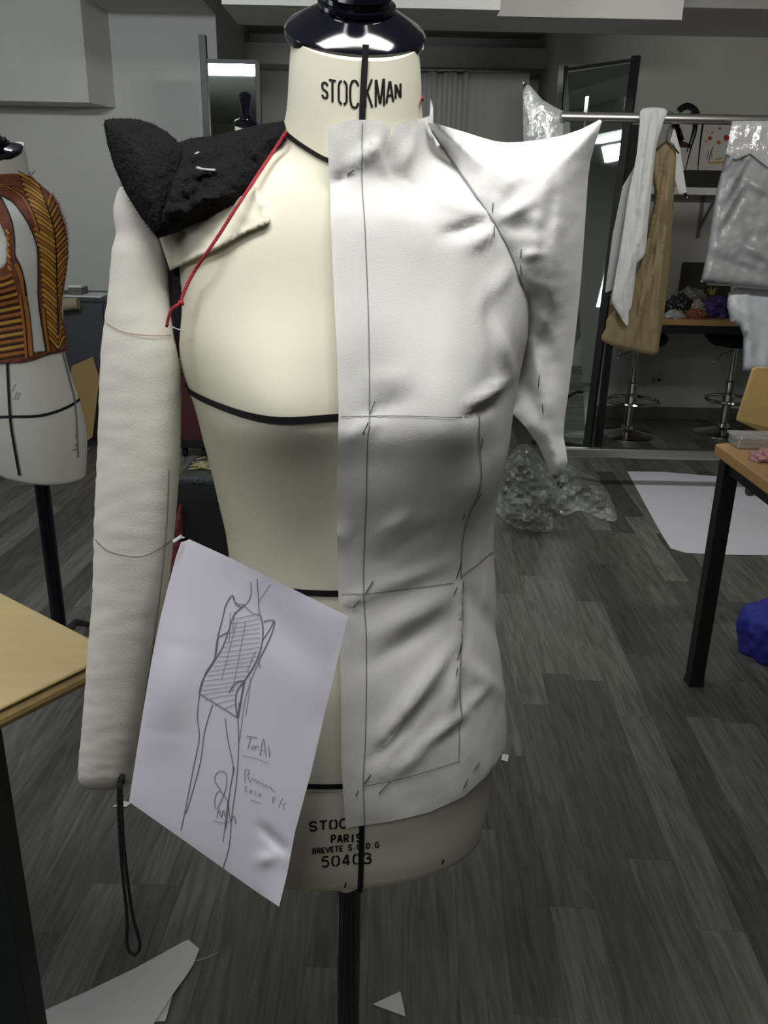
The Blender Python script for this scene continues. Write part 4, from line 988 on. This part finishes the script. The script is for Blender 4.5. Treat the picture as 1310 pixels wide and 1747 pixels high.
# ------------------------------------------------------------ red cord round the neck
def cordpts(pts, o): return [BOD.P(x, y, o) for x, y in smooth_path(pts, 8)]
path = [BOD.pt(th, _zn+0.006, 0.005) for th in [2.0+(2*math.pi-2.0-1.35)*k/26 for k in range(27)]]
path = [BOD.P(720, 168, 0.004)]+[BOD.pt(th, lerp(_zn+0.03, _zn-0.035, k/22), 0.004) for k, th in enumerate([1.7+(2*math.pi-1.7-2.7)*i/22 for i in range(23)])]
front = [at(x, y, Y) for x, y, Y in smooth_path([(487,226,hp(487,226)-.010),(466,258,hp(466,258)-.014),(440,297,hp(440,297)-.012),(412,340,hp(412,340)-.014),(395,366,hp(395,366)-.014),(375,398,hp(375,398)-.012),(350,435,hp(350,435)-.012),(333,460,hp(333,460)-.010),(319,485,hp(322,485)-.012),(311,505,.715),(309,517,.714)], 8)]
mb = MB(); mb.tube(path+front, 0.0013, 8)
mb.tube([p+Vector((0.0016, -0.0004, 0.0012)) for p in front[:-4]]+front[-2:], 0.0010, 8)
tail = [at(x, y, Y) for x, y, Y in smooth_path([(309,517,.714),(300,522,.712),(292,529,.711),(287,543,.711),(284,558,.711)], 5)]
mb.tube(tail, 0.0013, 8); mb.lathe([(0.0022, -0.002), (0.0026, 0), (0.0022, 0.002)], tail[0], 8)
rc = mb.build('red_string', RED, smooth=True); tag(rc, 'thin red string round the neck of the cream dress form, hanging over the chest', 'string')
mb = MB(); mb.tube([at(x, y, .712) for x, y in smooth_path([(287,553),(296,559),(307,563),(316,565)], 4)], 0.0005, 5)
tag(mb.build('pale_thread', LINT, smooth=True), 'fine pale thread beside the end of the red string', 'thread')

# ------------------------------------------------------------ sketch sheet
CX = lambda x, y: (200+x/2.648, 900+y/2.648)
pap = [(312,915,.722),(380,946,.700),(450,980,.682),(530,1020,.665),(594,1052,.650),(575,1130,.650),(552,1225,.650),(530,1320,.645),(503,1420,.640),(490,1490,.635),(476,1547,.628),(440,1523,.640),(380,1481,.655),(300,1424,.672),(220,1368,.690),(229,1310,.695),(243,1220,.702),(258,1130,.708),(272,1060,.712),(288,995,.717),(300,950,.720)]
sk = thing('sketch_sheet', at(400, 1500, 0.66), 'white sheet with a pencil fashion sketch, tilted over the waist of the dress form', 'paper')
PS = Pillow(pap, 0.0002, 10, 8, [((445,1410),(490,1455),8,-.0035),((440,1470),(468,1462),10,.003),((300,1100),(280,1250),40,.006),((420,1000),(560,1150),40,-.003)], smooth=False, rough=0.0)
PS.build('sheet', PAPER, sk)
pf = lambda x, y: PS.front(x, y, 0.0006)
mb = MB(); mf = MB(); mh = MB()
def stroke(pts, wv=2.0, m=None): ribbon(mb if m is None else m, pf, [CX(*q) for q in pts], wv*0.8, 5)
for pts, wv in (([(603,245),(604,300),(590,335),(560,360)],1.6),([(631,232),(636,300),(640,370),(648,400)],1.6),([(560,360),(535,345),(520,305),(490,350),(478,400),(465,450),(450,510),(440,590)],2.2),
    ([(520,305),(535,340),(575,350)],1.8),([(575,350),(530,390),(510,440),(500,470),(455,495)],2.4),([(500,470),(475,540),(440,600),(405,655),(380,700),(370,750)],2.2),([(455,495),(440,590),(398,660),(372,745)],2.8),
    ([(575,355),(610,385),(648,400)],1.6),([(648,400),(658,460),(650,540),(620,620),(575,690),(540,740),(535,800),(543,860)],2.8),([(660,425),(708,420),(700,470),(670,540),(640,600),(645,630)],2.2),([(708,420),(688,460),(655,510)],1.8),
    ([(370,750),(450,800),(545,860)],2.2),([(575,690),(562,760),(545,862)],3.6),([(505,745),(530,705),(575,690)],2.2),([(552,790),(548,830),(540,858)],3.4),
    ([(372,750),(362,850),(370,950),(345,1080),(312,1250),(288,1368)],2.0),([(430,800),(395,920),(375,1060),(332,1220),(310,1290)],2.0),([(487,860),(500,960),(523,1080),(510,1180),(490,1360)],1.8),([(545,865),(548,980),(540,1130),(518,1300),(505,1440),(475,1545)],2.0),
    ([(470,1190),(440,1140),(455,1105),(490,1110),(490,1180),(450,1270),(440,1230),(460,1190),(495,1230),(505,1280)],1.5),([(450,1310),(460,1270),(470,1310),(480,1275),(490,1310),(500,1240),(510,1320),(528,1300),(535,1340)],1.6),([(437,1325),(480,1335),(520,1322)],1.3),([(530,1080),(500,1240),(478,1420)],1.4)):
    stroke(pts, wv)
for pts, wv in (([(640,600),(600,700),(575,790),(560,900),(550,970)],1.4),([(690,258),(640,330)],1.2),([(625,560),(590,640),(600,700),(580,850)],1.1),([(510,380),(505,520)],1.2),([(580,420),(520,740)],1.0),([(540,420),(470,690)],1.0),([(530,380),(520,470)],1.2)): stroke(pts, wv, mf)
lc = table([(380, 545), (440, 505), (500, 480), (580, 455), (650, 410), (700, 385), (752, 375), (800, 450), (850, 530)]); rcv = table([(400, 645), (540, 648), (620, 615), (690, 570), (740, 535), (860, 540)])
for k in range(20):
    y = 405+k*21.5; a, b = lc(y)+4, rcv(y-15)-4
    if b-a > 12: stroke([(a, y+8), ((a+b)/2, y-4+3*math.sin(k)), (b, y-16)], 1.2, mf)
mb.build('pencil_sketch', PENCIL, sk); mf.build('pencil_hatching', M('pencil_light', (0.28, 0.28, 0.34), 0.8), sk)
mb = MB()
for pts, wv in (([(583,942),(630,950)],1.5),([(603,946),(590,1000)],1.5),([(612,985),(604,998),(612,1004),(620,992),(612,985)],1.2),([(624,985),(626,1004)],1.2),([(626,990),(636,986),(640,996)],1.2),([(645,1030),(660,958),(672,1032)],1.5),([(650,1005),(670,1008)],1.2),([(684,985),(688,1036)],1.3),([(696,1018),(697,1021)],1.6),([(565,1030),(620,1042),(682,1066)],1.1),
    ([(578,1150),(577,1095),(598,1098),(588,1120),(604,1152)],1.3),([(604,1140),(612,1130),(616,1148),(624,1134),(630,1156),(638,1142),(646,1162),(654,1150),(662,1172),(672,1158),(680,1178),(690,1168),(700,1186),(715,1192)],1.2),
    ([(572,1172),(586,1170),(576,1190),(592,1192)],1.2),([(602,1184),(598,1196),(606,1200),(610,1190),(602,1184)],1.1),([(616,1192),(628,1192),(620,1208),(634,1208)],1.1),([(642,1200),(638,1212),(646,1216),(650,1204),(642,1200)],1.1),([(602,1230),(648,1246)],1.2),
    ([(704,1245),(702,1218)],1.3),([(702,1218),(720,1220)],1.2),([(703,1230),(714,1231)],1.1),([(728,1264),(746,1222)],1.1),([(762,1246),(752,1248),(750,1268),(760,1272)],1.1)):
    stroke(pts, wv)
mb.build('handwriting', M('pencil_mid', (0.19, 0.19, 0.24), 0.8), sk)
mb = MB(); mb.slab([at(x, y, Y) for x, y, Y in [(294,922,.712),(309,912,.716),(311,917,.716),(297,926,.712)]], (0, 0.0008, 0)); mb.build('folded_corner', PAPER, sk)

# ============================================================ left side
# work table, left foreground
Cn = at(197, 1111, 0.97); ztl = Cn.z
d1 = (atz(0, 1010, ztl)-Cn).normalized(); d2 = (atz(0, 1207, ztl)-Cn).normalized()
wt = thing('cutting_table', atz(-40, 1100, ztl).xy.to_3d(), 'pale wooden table corner behind the stuffed arm at the left', 'table')
L1, L2 = 0.95, 0.75
c0, c1, c2, c3_ = Cn, Cn+d1*L1, Cn+d1*L1+d2*L2, Cn+d2*L2
MB().slab([c0, c1, c2, c3_], (0, 0, -0.006)).build('table_top', WOODL, wt, bevel=0.004)
inn = (d1+d2)*0.0
MB().slab([p+Vector((0, 0, -0.0062)) for p in (c0, c1, c2, c3_)], (0, 0, -0.026)).build('edge_band', WOODE, wt, bevel=0.010)
GL_ = M('grey_green_metal', (0.018, 0.024, 0.023), 0.5)
lb = at(32, 1650, 0); lz = at(-43, 1240, 0.9)
lp0 = atz(-52, 1235, ztl-0.05)
for u, v in ((0, 0), (0.78, 0), (0, 0.5), (0.78, 0.5)):
    p = Vector((lp0.x, lp0.y, 0))+d1*u+d2*v
    MB().box(p.x-0.026, p.x+0.026, p.y-0.026, p.y+0.026, 0, ztl-0.033).build('leg', GL_, wt, bevel=0.003)

# second dress form with the printed bodice
YF2 = 2.36
ax2 = at(61, 740, YF2).x
zb2 = at(70, 806, YF2).z; zt2 = at(0, 262, YF2).z
zs2 = (zt2-zb2)/(Z1-Z0)
F2 = Form((ax2, YF2), math.radians(-28), 0.97, zs2, zb2-zs2*Z0)
d2f = thing('dress_form', (ax2, YF2, 0), 'cream dress form at the left edge wearing an orange printed bodice', 'dress form')
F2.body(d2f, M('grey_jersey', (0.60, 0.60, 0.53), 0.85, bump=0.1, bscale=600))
F2.cap(d2f, LACQ, LACQ); stand(F2, d2f, 0.022)
g2 = lambda x, y: F2.P(x, y, 0.003)
for nm, pts, wv in (('marking_tape', [(-8,712),(17,711),(60,710),(90,704),(120,692),(139,679)], 4.5), ('marking_tape', [(12,615),(17,711),(24,760),(33,811)], 4.5)):
    mb = MB(); ribbon(mb, g2, pts, wv, 6); mb.build(nm, TAPE, d2f)
mb = MB(); ribbon(mb, g2, [(108,602),(120,650),(129,690),(134,780)], 2.5, 6); mb.build('side_seam', PENCIL, d2f)
for a, b in (((26,655),(20,668)),((29,668),(24,682)),((33,670),(29,683)),((131,757),(127,762)),((133,765),(124,768)),((131,740),(129,746))): mb = MB(); ribbon(mb, g2, [a, b], 1.2, 4); mb.build('pencil_mark', PENCIL, d2f)
# bodice
bo = thing('printed_bodice', F2.pt(0, _zw, 0.01), 'orange and rust printed bodice with white panels on the left dress form', 'bodice')
RUST = M('rust_print', (0.19, 0.055, 0.022), 0.8, var=0.75, vscale=45, bump=0.3, bscale=200)
CW = lambda x, y: (x/2.91, 230+y/2.91)
def patch2(poly, off, mat, name, step=5, px=True):
    P_, T_, n_ = tri_fill(line_path([CW(*q) for q in poly], step, True), step)
    top = [F2.P(p.x, p.y, off) for p in P_]; m = len(P_)
    low = [F2.P(p.x, p.y, 0.001) for p in P_[:n_]]
    return MB().add(top+low, T_+[(i, (i+1) % n_, m+(i+1) % n_, m+i) for i in range(n_)]).build(name, mat, bo, True)
g3 = lambda o: (lambda x, y: F2.P(x, y, o))
patch2([(-80,200),(0,195),(60,192),(120,196),(160,208),(200,245),(250,290),(290,340),(315,400),(335,460),(342,560),(335,640),(325,720),(312,800),(305,870),(318,940),(335,1000),(340,1055),(330,1070),(250,1085),(165,1115),(100,1130),(0,1135),(-80,1140)], 0.010, RUST, 'print_shell')
patch2([(0,300),(40,318),(70,340),(105,385),(140,440),(170,510),(186,570),(190,680),(190,800),(200,900),(215,990),(228,1072),(195,1078),(166,1085),(152,980),(140,890),(128,800),(115,700),(95,640),(75,600),(72,520),(60,440),(40,380),(15,330)], 0.0135, M('bodice_white', (0.55, 0.57, 0.54), 0.85, bump=0.15, bscale=40), 'white_panel')
patch2([(-60,440),(0,440),(20,480),(38,530),(40,590),(30,640),(10,665),(-60,675)], 0.0125, M('grey_jersey', (0.6, 0.6, 0.53)), 'neck_opening')
YEL = M('yellow_print', (0.50, 0.27, 0.035), 0.75, var=0.25, vscale=40)
ORA = M('orange_print', (0.36, 0.125, 0.016), 0.75, var=0.25, vscale=40)
# leaf ribs either side of the spine
spine = table([(215, 185), (300, 215), (400, 250), (470, 270), (600, 280), (800, 285), (1040, 290)])
lef = table([(215, 10), (300, 90), (400, 140), (500, 172), (560, 192), (800, 205), (1070, 235)]); rig = table([(215, 170), (290, 250), (340, 285), (400, 312), (460, 332), (560, 338), (640, 332), (800, 306), (870, 302), (1040, 330)])
my = MB(); mo = MB(); mk = MB(); rr = random.Random(5)
for k in range(34):
    y = 235+k*25; x = spine(y)
    m_ = my if k % 3 != 2 else mo
    yl = y-95-rr.uniform(-8, 8); xl_e = max(lef(max(215, yl))+8, x-105)
    if yl > 150: ribbon(m_, g3(0.0125), [CW(x, y), CW(lerp(x, xl_e, .5), y-40), CW(xl_e, y-70)], 5.6, 4)
    ribbon(mk, g3(0.0128), [CW(x, y+12), CW(lerp(x, xl_e, .5), y-28), CW(xl_e, y-58)], 1.2, 4)
    xr = rig(y-60)-3
    if xr > x+6 and y > 260:
        ribbon(my if k % 2 else mo, g3(0.0125), [CW(x, y), CW(lerp(x, xr, .5), y-32), CW(xr, y-62)], 5.0, 4, wend=3)
        ribbon(mk, g3(0.0128), [CW(x, y+12), CW(lerp(x, xr, .5), y-20), CW(xr, y-50)], 1.1, 4)
# slats below
for k in range(13):
    y = 705+k*32; xe = 60+min(70, k*9)
    if xe > 10: ribbon(my if k % 2 else mo, g3(0.0126), [CW(-40, y+18), CW(20, y+6), CW(xe, y-12)], 5.0, 4); ribbon(mk, g3(0.013), [CW(-40, y+34), CW(20, y+22), CW(xe, y+4)], 1.4, 4)
for k in range(7):
    y = 470+k*30; ribbon(mo if k % 2 else my, g3(0.0136), [CW(28+2*k, y), CW(44+1.5*k, y+22)], 4.2, 4)
for pts, wv in (([(80,640),(110,720),(125,820),(140,920),(155,1100)], 7.5), ([(215,860),(225,960),(245,1078)], 6.0), ([(40,255),(110,305),(160,390),(190,480)], 5), ([(0,250),(60,255),(120,285)], 5), ([(100,790),(120,960),(132,1110)], 5)):
    ribbon(mo, g3(0.0142), [CW(*q) for q in pts], wv, 5); ribbon(mk, g3(0.0146), [CW(q[0]+wv*1.5, q[1]) for q in pts], 1.6, 5)
ribbon(mk, g3(0.0146), [CW(*q) for q in [(0,300),(40,318),(70,340),(105,385),(140,440),(170,510),(186,570),(190,680),(190,800),(200,900),(215,990),(228,1072)]], 2.2, 5)
ribbon(mk, g3(0.0146), [CW(*q) for q in [(0,305),(15,330),(40,380),(60,440),(72,520),(75,600),(95,640),(115,700),(128,800)]], 2.2, 5)
ribbon(mk, g3(0.0146), [CW(*q) for q in [(spine(y), y) for y in range(240, 1040, 50)]], 2.0, 5)
my.build('yellow_stripes', YEL, bo); mo.build('orange_stripes', ORA, bo); mk.build('black_piping', TAPE, bo)
mb = MB()
for k in range(60):   # frayed edge
    y = 300+k*8.2; x = rig(y)-2; a = F2.P(*CW(x-3, y-5), 0.010); b = F2.P(*CW(x-3, y+6), 0.010); c = at(*CW(x+9+rr.uniform(-2, 5), y-12), a.y)
    c2 = a+(c-a); mb.add([a, b, c2, (a+b)/2+Vector((0, 0.004, 0))], [(0, 1, 2), (0, 2, 3), (1, 3, 2)])
mb.build('frayed_edge', RUST, bo)
for a, b in (((150,208),(172,178)), ((140,204),(150,185))):
    mb = MB(); mb.tube([F2.P(*CW(*a), 0.012), at(*CW(*b), F2.P(*CW(*a), 0.012).y)], 0.0012, 5); mb.build('loose_thread', RUST, bo)

# third dress form far behind
YF3 = 4.3
ax3 = at(419, 212, YF3).x
F3 = Form((ax3, YF3), math.radians(10), 0.92, 1.0, at(418, 211, YF3).z-Z1)
d3f = thing('dress_form', (ax3, YF3, 0), 'distant dress form showing only its black neck knob above the black shoulder pad', 'dress form')
F3.body(d3f, JERSEY, nz=50, nt=48)
F3.cap(d3f, LACQ, LACQ); stand(F3, d3f, 0.0125)

# standing mirror behind it
ym = 5.0
sm_ = thing('standing_mirror', (at(395, 200, ym).x, ym, 0), 'black framed standing mirror behind the black shoulder pad', 'mirror')
ml, mrr = at(352, 200, ym), at(442, 200, ym); mt = at(395, 106, ym).z; lt_ = at(349, 60, ym).z
MB().box(ml.x+0.015, mrr.x-0.01, ym+0.005, ym+0.012, 0.12, mt).build('mirror_pane', MIRROR, sm_)
MB().box(ml.x-0.018, ml.x+0.018, ym-0.015, ym+0.02, 0, lt_).build('frame_post', BLACKM, sm_, bevel=0.002)
MB().box(mrr.x-0.014, mrr.x+0.014, ym-0.015, ym+0.02, 0, mt+0.005).build('frame_post', BLACKM, sm_, bevel=0.002)
MB().box(ml.x, mrr.x, ym-0.01, ym+0.02, 0.08, 0.12).build('frame_rail', BLACKM, sm_)
MB().box(ml.x, mrr.x, ym-0.01, ym+0.02, mt-0.005, mt+0.012).build('frame_rail', BLACKM, sm_)

# dark cabinet, papers and box on it, card sheet leaning
yc = YL-0.5
cxr = at(182, 520, yc).x; czt = at(140, 507, yc+0.02).z
cb = thing('dark_cabinet', (cxr-0.5, yc+0.24, 0), 'dark grey cabinet against the left wall behind the printed bodice', 'cabinet')
DKG = M('dark_grey_board', (0.045, 0.047, 0.052), 0.5)
MB().box(cxr-1.2, cxr-0.012, yc+0.01, YL-0.02, 0.0, czt-0.025).build('carcass', DKG, cb, bevel=0.003)
MB().box(cxr-1.22, cxr, yc, YL-0.02, czt-0.024, czt).build('cabinet_top', DKG, cb, bevel=0.002)
for k in range(2):
    d_ = MB().box(cxr-0.59-k*0.59, cxr-0.025-k*0.59, yc-0.006, yc+0.009, 0.05, czt-0.035).build('door', M('slate_door', (0.055, 0.058, 0.066), 0.35), cb, bevel=0.002)
    MB().box(cxr-0.56-k*0.59, cxr-0.545-k*0.59, yc-0.02, yc-0.006, czt-0.30, czt-0.18).build('handle', STEEL, d_)
px_ = lambda x, y, z: atz(x, y, z)
a = at(110, 505, yc+0.1)
tag(MB().slab([(at(104,505,yc).x, yc+0.02, czt+0.001), (at(172,505,yc).x, yc+0.0, czt+0.001), (at(166,505,yc).x, yc+0.28, czt+0.001), (at(104,505,yc).x, yc+0.30, czt+0.001)], (0, 0, 0.006)).build('papers', SCRAP), 'loose white papers on the dark cabinet behind the printed bodice', 'papers')
b_ = thing('small_box', (at(128, 500, yc+0.12).x, yc+0.14, czt+0.008), 'small black and white box on the papers on the dark cabinet', 'box')
x0_, x1_ = at(119, 500, yc+0.1).x, at(141, 500, yc+0.1).x
MB().box(x0_, x1_, yc+0.08, yc+0.2, czt+0.008, czt+0.05).build('box_body', M('box_grey', (0.10, 0.10, 0.09), 0.5, var=0.6, vscale=50), b_, bevel=0.002)
MB().box(x0_-0.002, x1_+0.002, yc+0.078, yc+0.202, czt+0.05, czt+0.062).build('box_lid', SCRAP, b_, bevel=0.002)
mb = MB(); cR = at(117, 524, yc-0.05)
mb.lathe([(0.0, 0), (0.035, 0), (0.04, 0.01), (0.035, 0.02), (0.04, 0.06), (0.036, 0.16), (0, 0.16)], (cR.x-0.10, yc-0.045, czt-0.045), 18, (1, 0, 0.1))
sr = mb.build('straw_roll', M('straw_cloth', (0.27, 0.23, 0.15), 0.9, bump=0.5), smooth='auto'); tag(sr, 'beige cloth roll at the edge of the dark cabinet beside the bodice', 'cloth roll')
yb_ = yc-0.10
kx = [(at(x, y, yb_).x, at(x, y, yb_).z) for x, y in ((116, 626), (150, 611), (166, 645), (166, 738), (140, 756), (116, 757))]
zmin = min(z for x, z in kx); kx = [(x, z-zmin) for x, z in kx]
zmax = max(z for x, z in kx)
tag(MB().slab([(x, yb_-0.12+0.20*z/zmax, z) for x, z in kx], (0, 0.008, 0)).build('card_sheet', KRAFT), 'brown cardboard sheet leaning below the dark cabinet by the left dress form', 'cardboard')

# black mesh chair between arm and body
yh = 1.9
bk = thing('mesh_chair', (at(370, 900, yh).x, yh+0.25, 0), 'black mesh backed chair seen between the stuffed arm and the cream dress form', 'chair')
n = 30; vs = []
x0_, x1_ = at(205, 850, yh).x, at(500, 880, yh).x; zt_ = at(345, 825, yh).z
for side in (0, 1):
    for j in range(9):
        for i in range(n+1):
            t = i/n; x = lerp(x0_, x1_, t); bowl = 0.10*(2*t-1)**2; top = zt_-0.05*(max(0, 2*t-1.0))**2*1.4-0.02*(2*t-1)**2
            vs.append((x, yh+bowl+side*0.018, lerp(0.40, top, j/8)))
k = 9*(n+1); fs = []
for j in range(8):
    for i in range(n): a = j*(n+1)+i; fs += [(a, a+1, a+n+2, a+n+1), (k+a, k+a+n+1, k+a+n+2, k+a+1)]
for i in range(n): fs += [(8*(n+1)+i, 8*(n+1)+i+1, k+8*(n+1)+i+1, k+8*(n+1)+i), (i, k+i, k+i+1, i+1)]
for j in range(8): a = j*(n+1); fs += [(a, a+n+1, k+a+n+1, k+a), (a+n, k+a+n, k+a+2*n+1, a+2*n+1)]
MB().add(vs, fs).build('backrest', BLACKF, bk, True)
mb = MB(); mb.tube([Vector(vs[8*(n+1)+i])+Vector((0, 0.009, 0.004)) for i in range(n+1)], 0.012, 8)
mb.build('top_edge', M('woven_mesh', (0.045, 0.048, 0.052), 0.6, var=0.95, vscale=110, detail=1, bump=0.8, bscale=120), bk, True)
cxm = (x0_+x1_)/2
mb = MB(); mb.slab([(cxm-0.20, yh+0.06, 0.43), (cxm+0.20, yh+0.06, 0.43), (cxm+0.21, yh+0.50, 0.43), (cxm-0.21, yh+0.50, 0.43)], (0, 0, 0.06)); mb.build('seat', BLACKF, bk, bevel=0.02)
for sx_ in (-0.18, 0.18):
    for yy in (yh+0.08, yh+0.46): MB().tube([(cxm+sx_, yy, 0), (cxm+sx_*0.95, yy, 0.43)], 0.011, 8).build('leg', BLACKM, bk, 'auto')
# dark red suitcase near the left wall, straw scrap, red scarf behind the arm
ys = 4.75
x0_, x1_ = at(296, 640, ys).x, at(348, 640, ys).x; za = at(320, 575, ys).z
st = thing('dark_red_case', ((x0_+x1_)/2, ys+0.12, 0), 'dark red upright case far behind the gap between arm and body', 'case')
MB().box(x0_, x1_, ys, ys+0.24, 0.06, za).build('shell', DARKRED, st, bevel=0.03)
MB().box(x0_-0.003, x1_+0.003, ys-0.004, ys+0.244, 0.06, 0.115).build('base_trim', BLACKF, st, bevel=0.01)
mb = MB(); mb.tube([(x0_+0.05, ys+0.12, za-0.01), (x0_+0.05, ys+0.12, za+0.03), (x1_-0.05, ys+0.12, za+0.03), (x1_-0.05, ys+0.12, za-0.01)], 0.008, 8); mb.build('handle', BLACKF, st, True)
for xx in (x0_+0.03, x1_-0.03): MB().lathe([(0.03, -0.012), (0.03, 0.012)], (xx, ys+0.04, 0.03), 14, (1, 0, 0)).build('wheel', BLACKF, st, 'auto')
gs = atz(358, 798, 0.0)
mb = MB(); rr = random.Random(9)
for k in range(46):
    a = rr.uniform(0, 6.28); c = gs+Vector((rr.uniform(-.09, .09), rr.uniform(-.10, .10), rr.uniform(0.004, 0.03))); L = rr.uniform(.04, .09); d = Vector((math.cos(a)*L, math.sin(a)*L, rr.uniform(-.003, .012)))
    mb.tube([c-d*0.5+Vector((0, 0, 0.002)), c, c+d*0.5], 0.003, 5)
tag(mb.build('straw_scraps', M('straw', (0.50, 0.43, 0.24), 0.8, var=0.3)), 'tangle of pale straw strips on the floor behind the black mesh chair', 'straw', kind='stuff')
sc = Pillow([(x, y, 1.905) for x, y in ((291,905),(300,880),(308,858),(312,880),(314,905),(312,930),(306,955),(298,985),(290,995),(288,950))], 0.012, 8, 5, [((300,890),(302,960),3,.006)], rough=0.006, rs=9)
tag(sc.build('red_scarf', M('burgundy_print', (0.13, 0.02, 0.03), 0.7, var=0.8, vscale=60)), 'strip of burgundy cloth showing between the stuffed arm and the sketch sheet', 'cloth')
# lint of floor by the stand of the left dress form
mb = MB(); gp = at(86, 812, YF2)
mb.tube([gp+Vector((-0.03, 0, 0)), gp+Vector((0.0, 0, 0.004)), gp+Vector((0.02, 0, -0.004))], 0.010, 8); mb.tube([gp+Vector((0.0, 0, 0.0)), gp+Vector((0.035, 0, 0.012))], 0.005, 6)
mb.build('clamp_knob', BLACKM, d2f, True)
# heaped table on the left side of the room, seen in the leaning mirror
ct = thing('side_table', (-2.7, 3.75, 0), 'dark legged side table seen only as a reflection in the leaning mirror', 'table')
MB().box(-3.1, -2.3, 3.2, 4.3, 0.80, 0.84).build('table_top', WOODB, ct, bevel=0.003)
for xx in (-3.06, -2.34):
    for yy in (3.24, 4.26): MB().box(xx-0.02, xx+0.02, yy-0.02, yy+0.02, 0, 0.80).build('leg', BLACKM, ct)
def heap(cx, cy, rx, ry_, rz, zb_, mat, name, label, cat, seed):
    bm = bmesh.new(); bmesh.ops.create_icosphere(bm, subdivisions=5, radius=1); vs = []
    for v in bm.verts:
        q = v.co.normalized(); k = 1+0.25*noise.fractal(q*1.8+Vector((seed, 0, 0)), 1, 2, 3)
        vs.append((cx+q.x*rx*k, cy+q.y*ry_*k, zb_+max(0.0, 0.15*rz+q.z*rz*k)))
    mb = MB().add(vs, [tuple(v.index for v in f.verts) for f in bm.faces]); bm.free()
    tag(mb.build(name, mat, smooth=True), label, cat)
heap(-2.65, 3.55, 0.30, 0.30, 0.26, 0.842, SHEETP, 'white_cloth_heap', 'white cloth heap on the side table, reflected in the leaning mirror', 'cloth', 2)
heap(-2.62, 4.05, 0.26, 0.20, 0.14, 0.842, M('navy_cloth', (0.012, 0.014, 0.035), 0.8), 'navy_cloth_heap', 'navy cloth heap on the side table, reflected in the leaning mirror', 'cloth', 5)
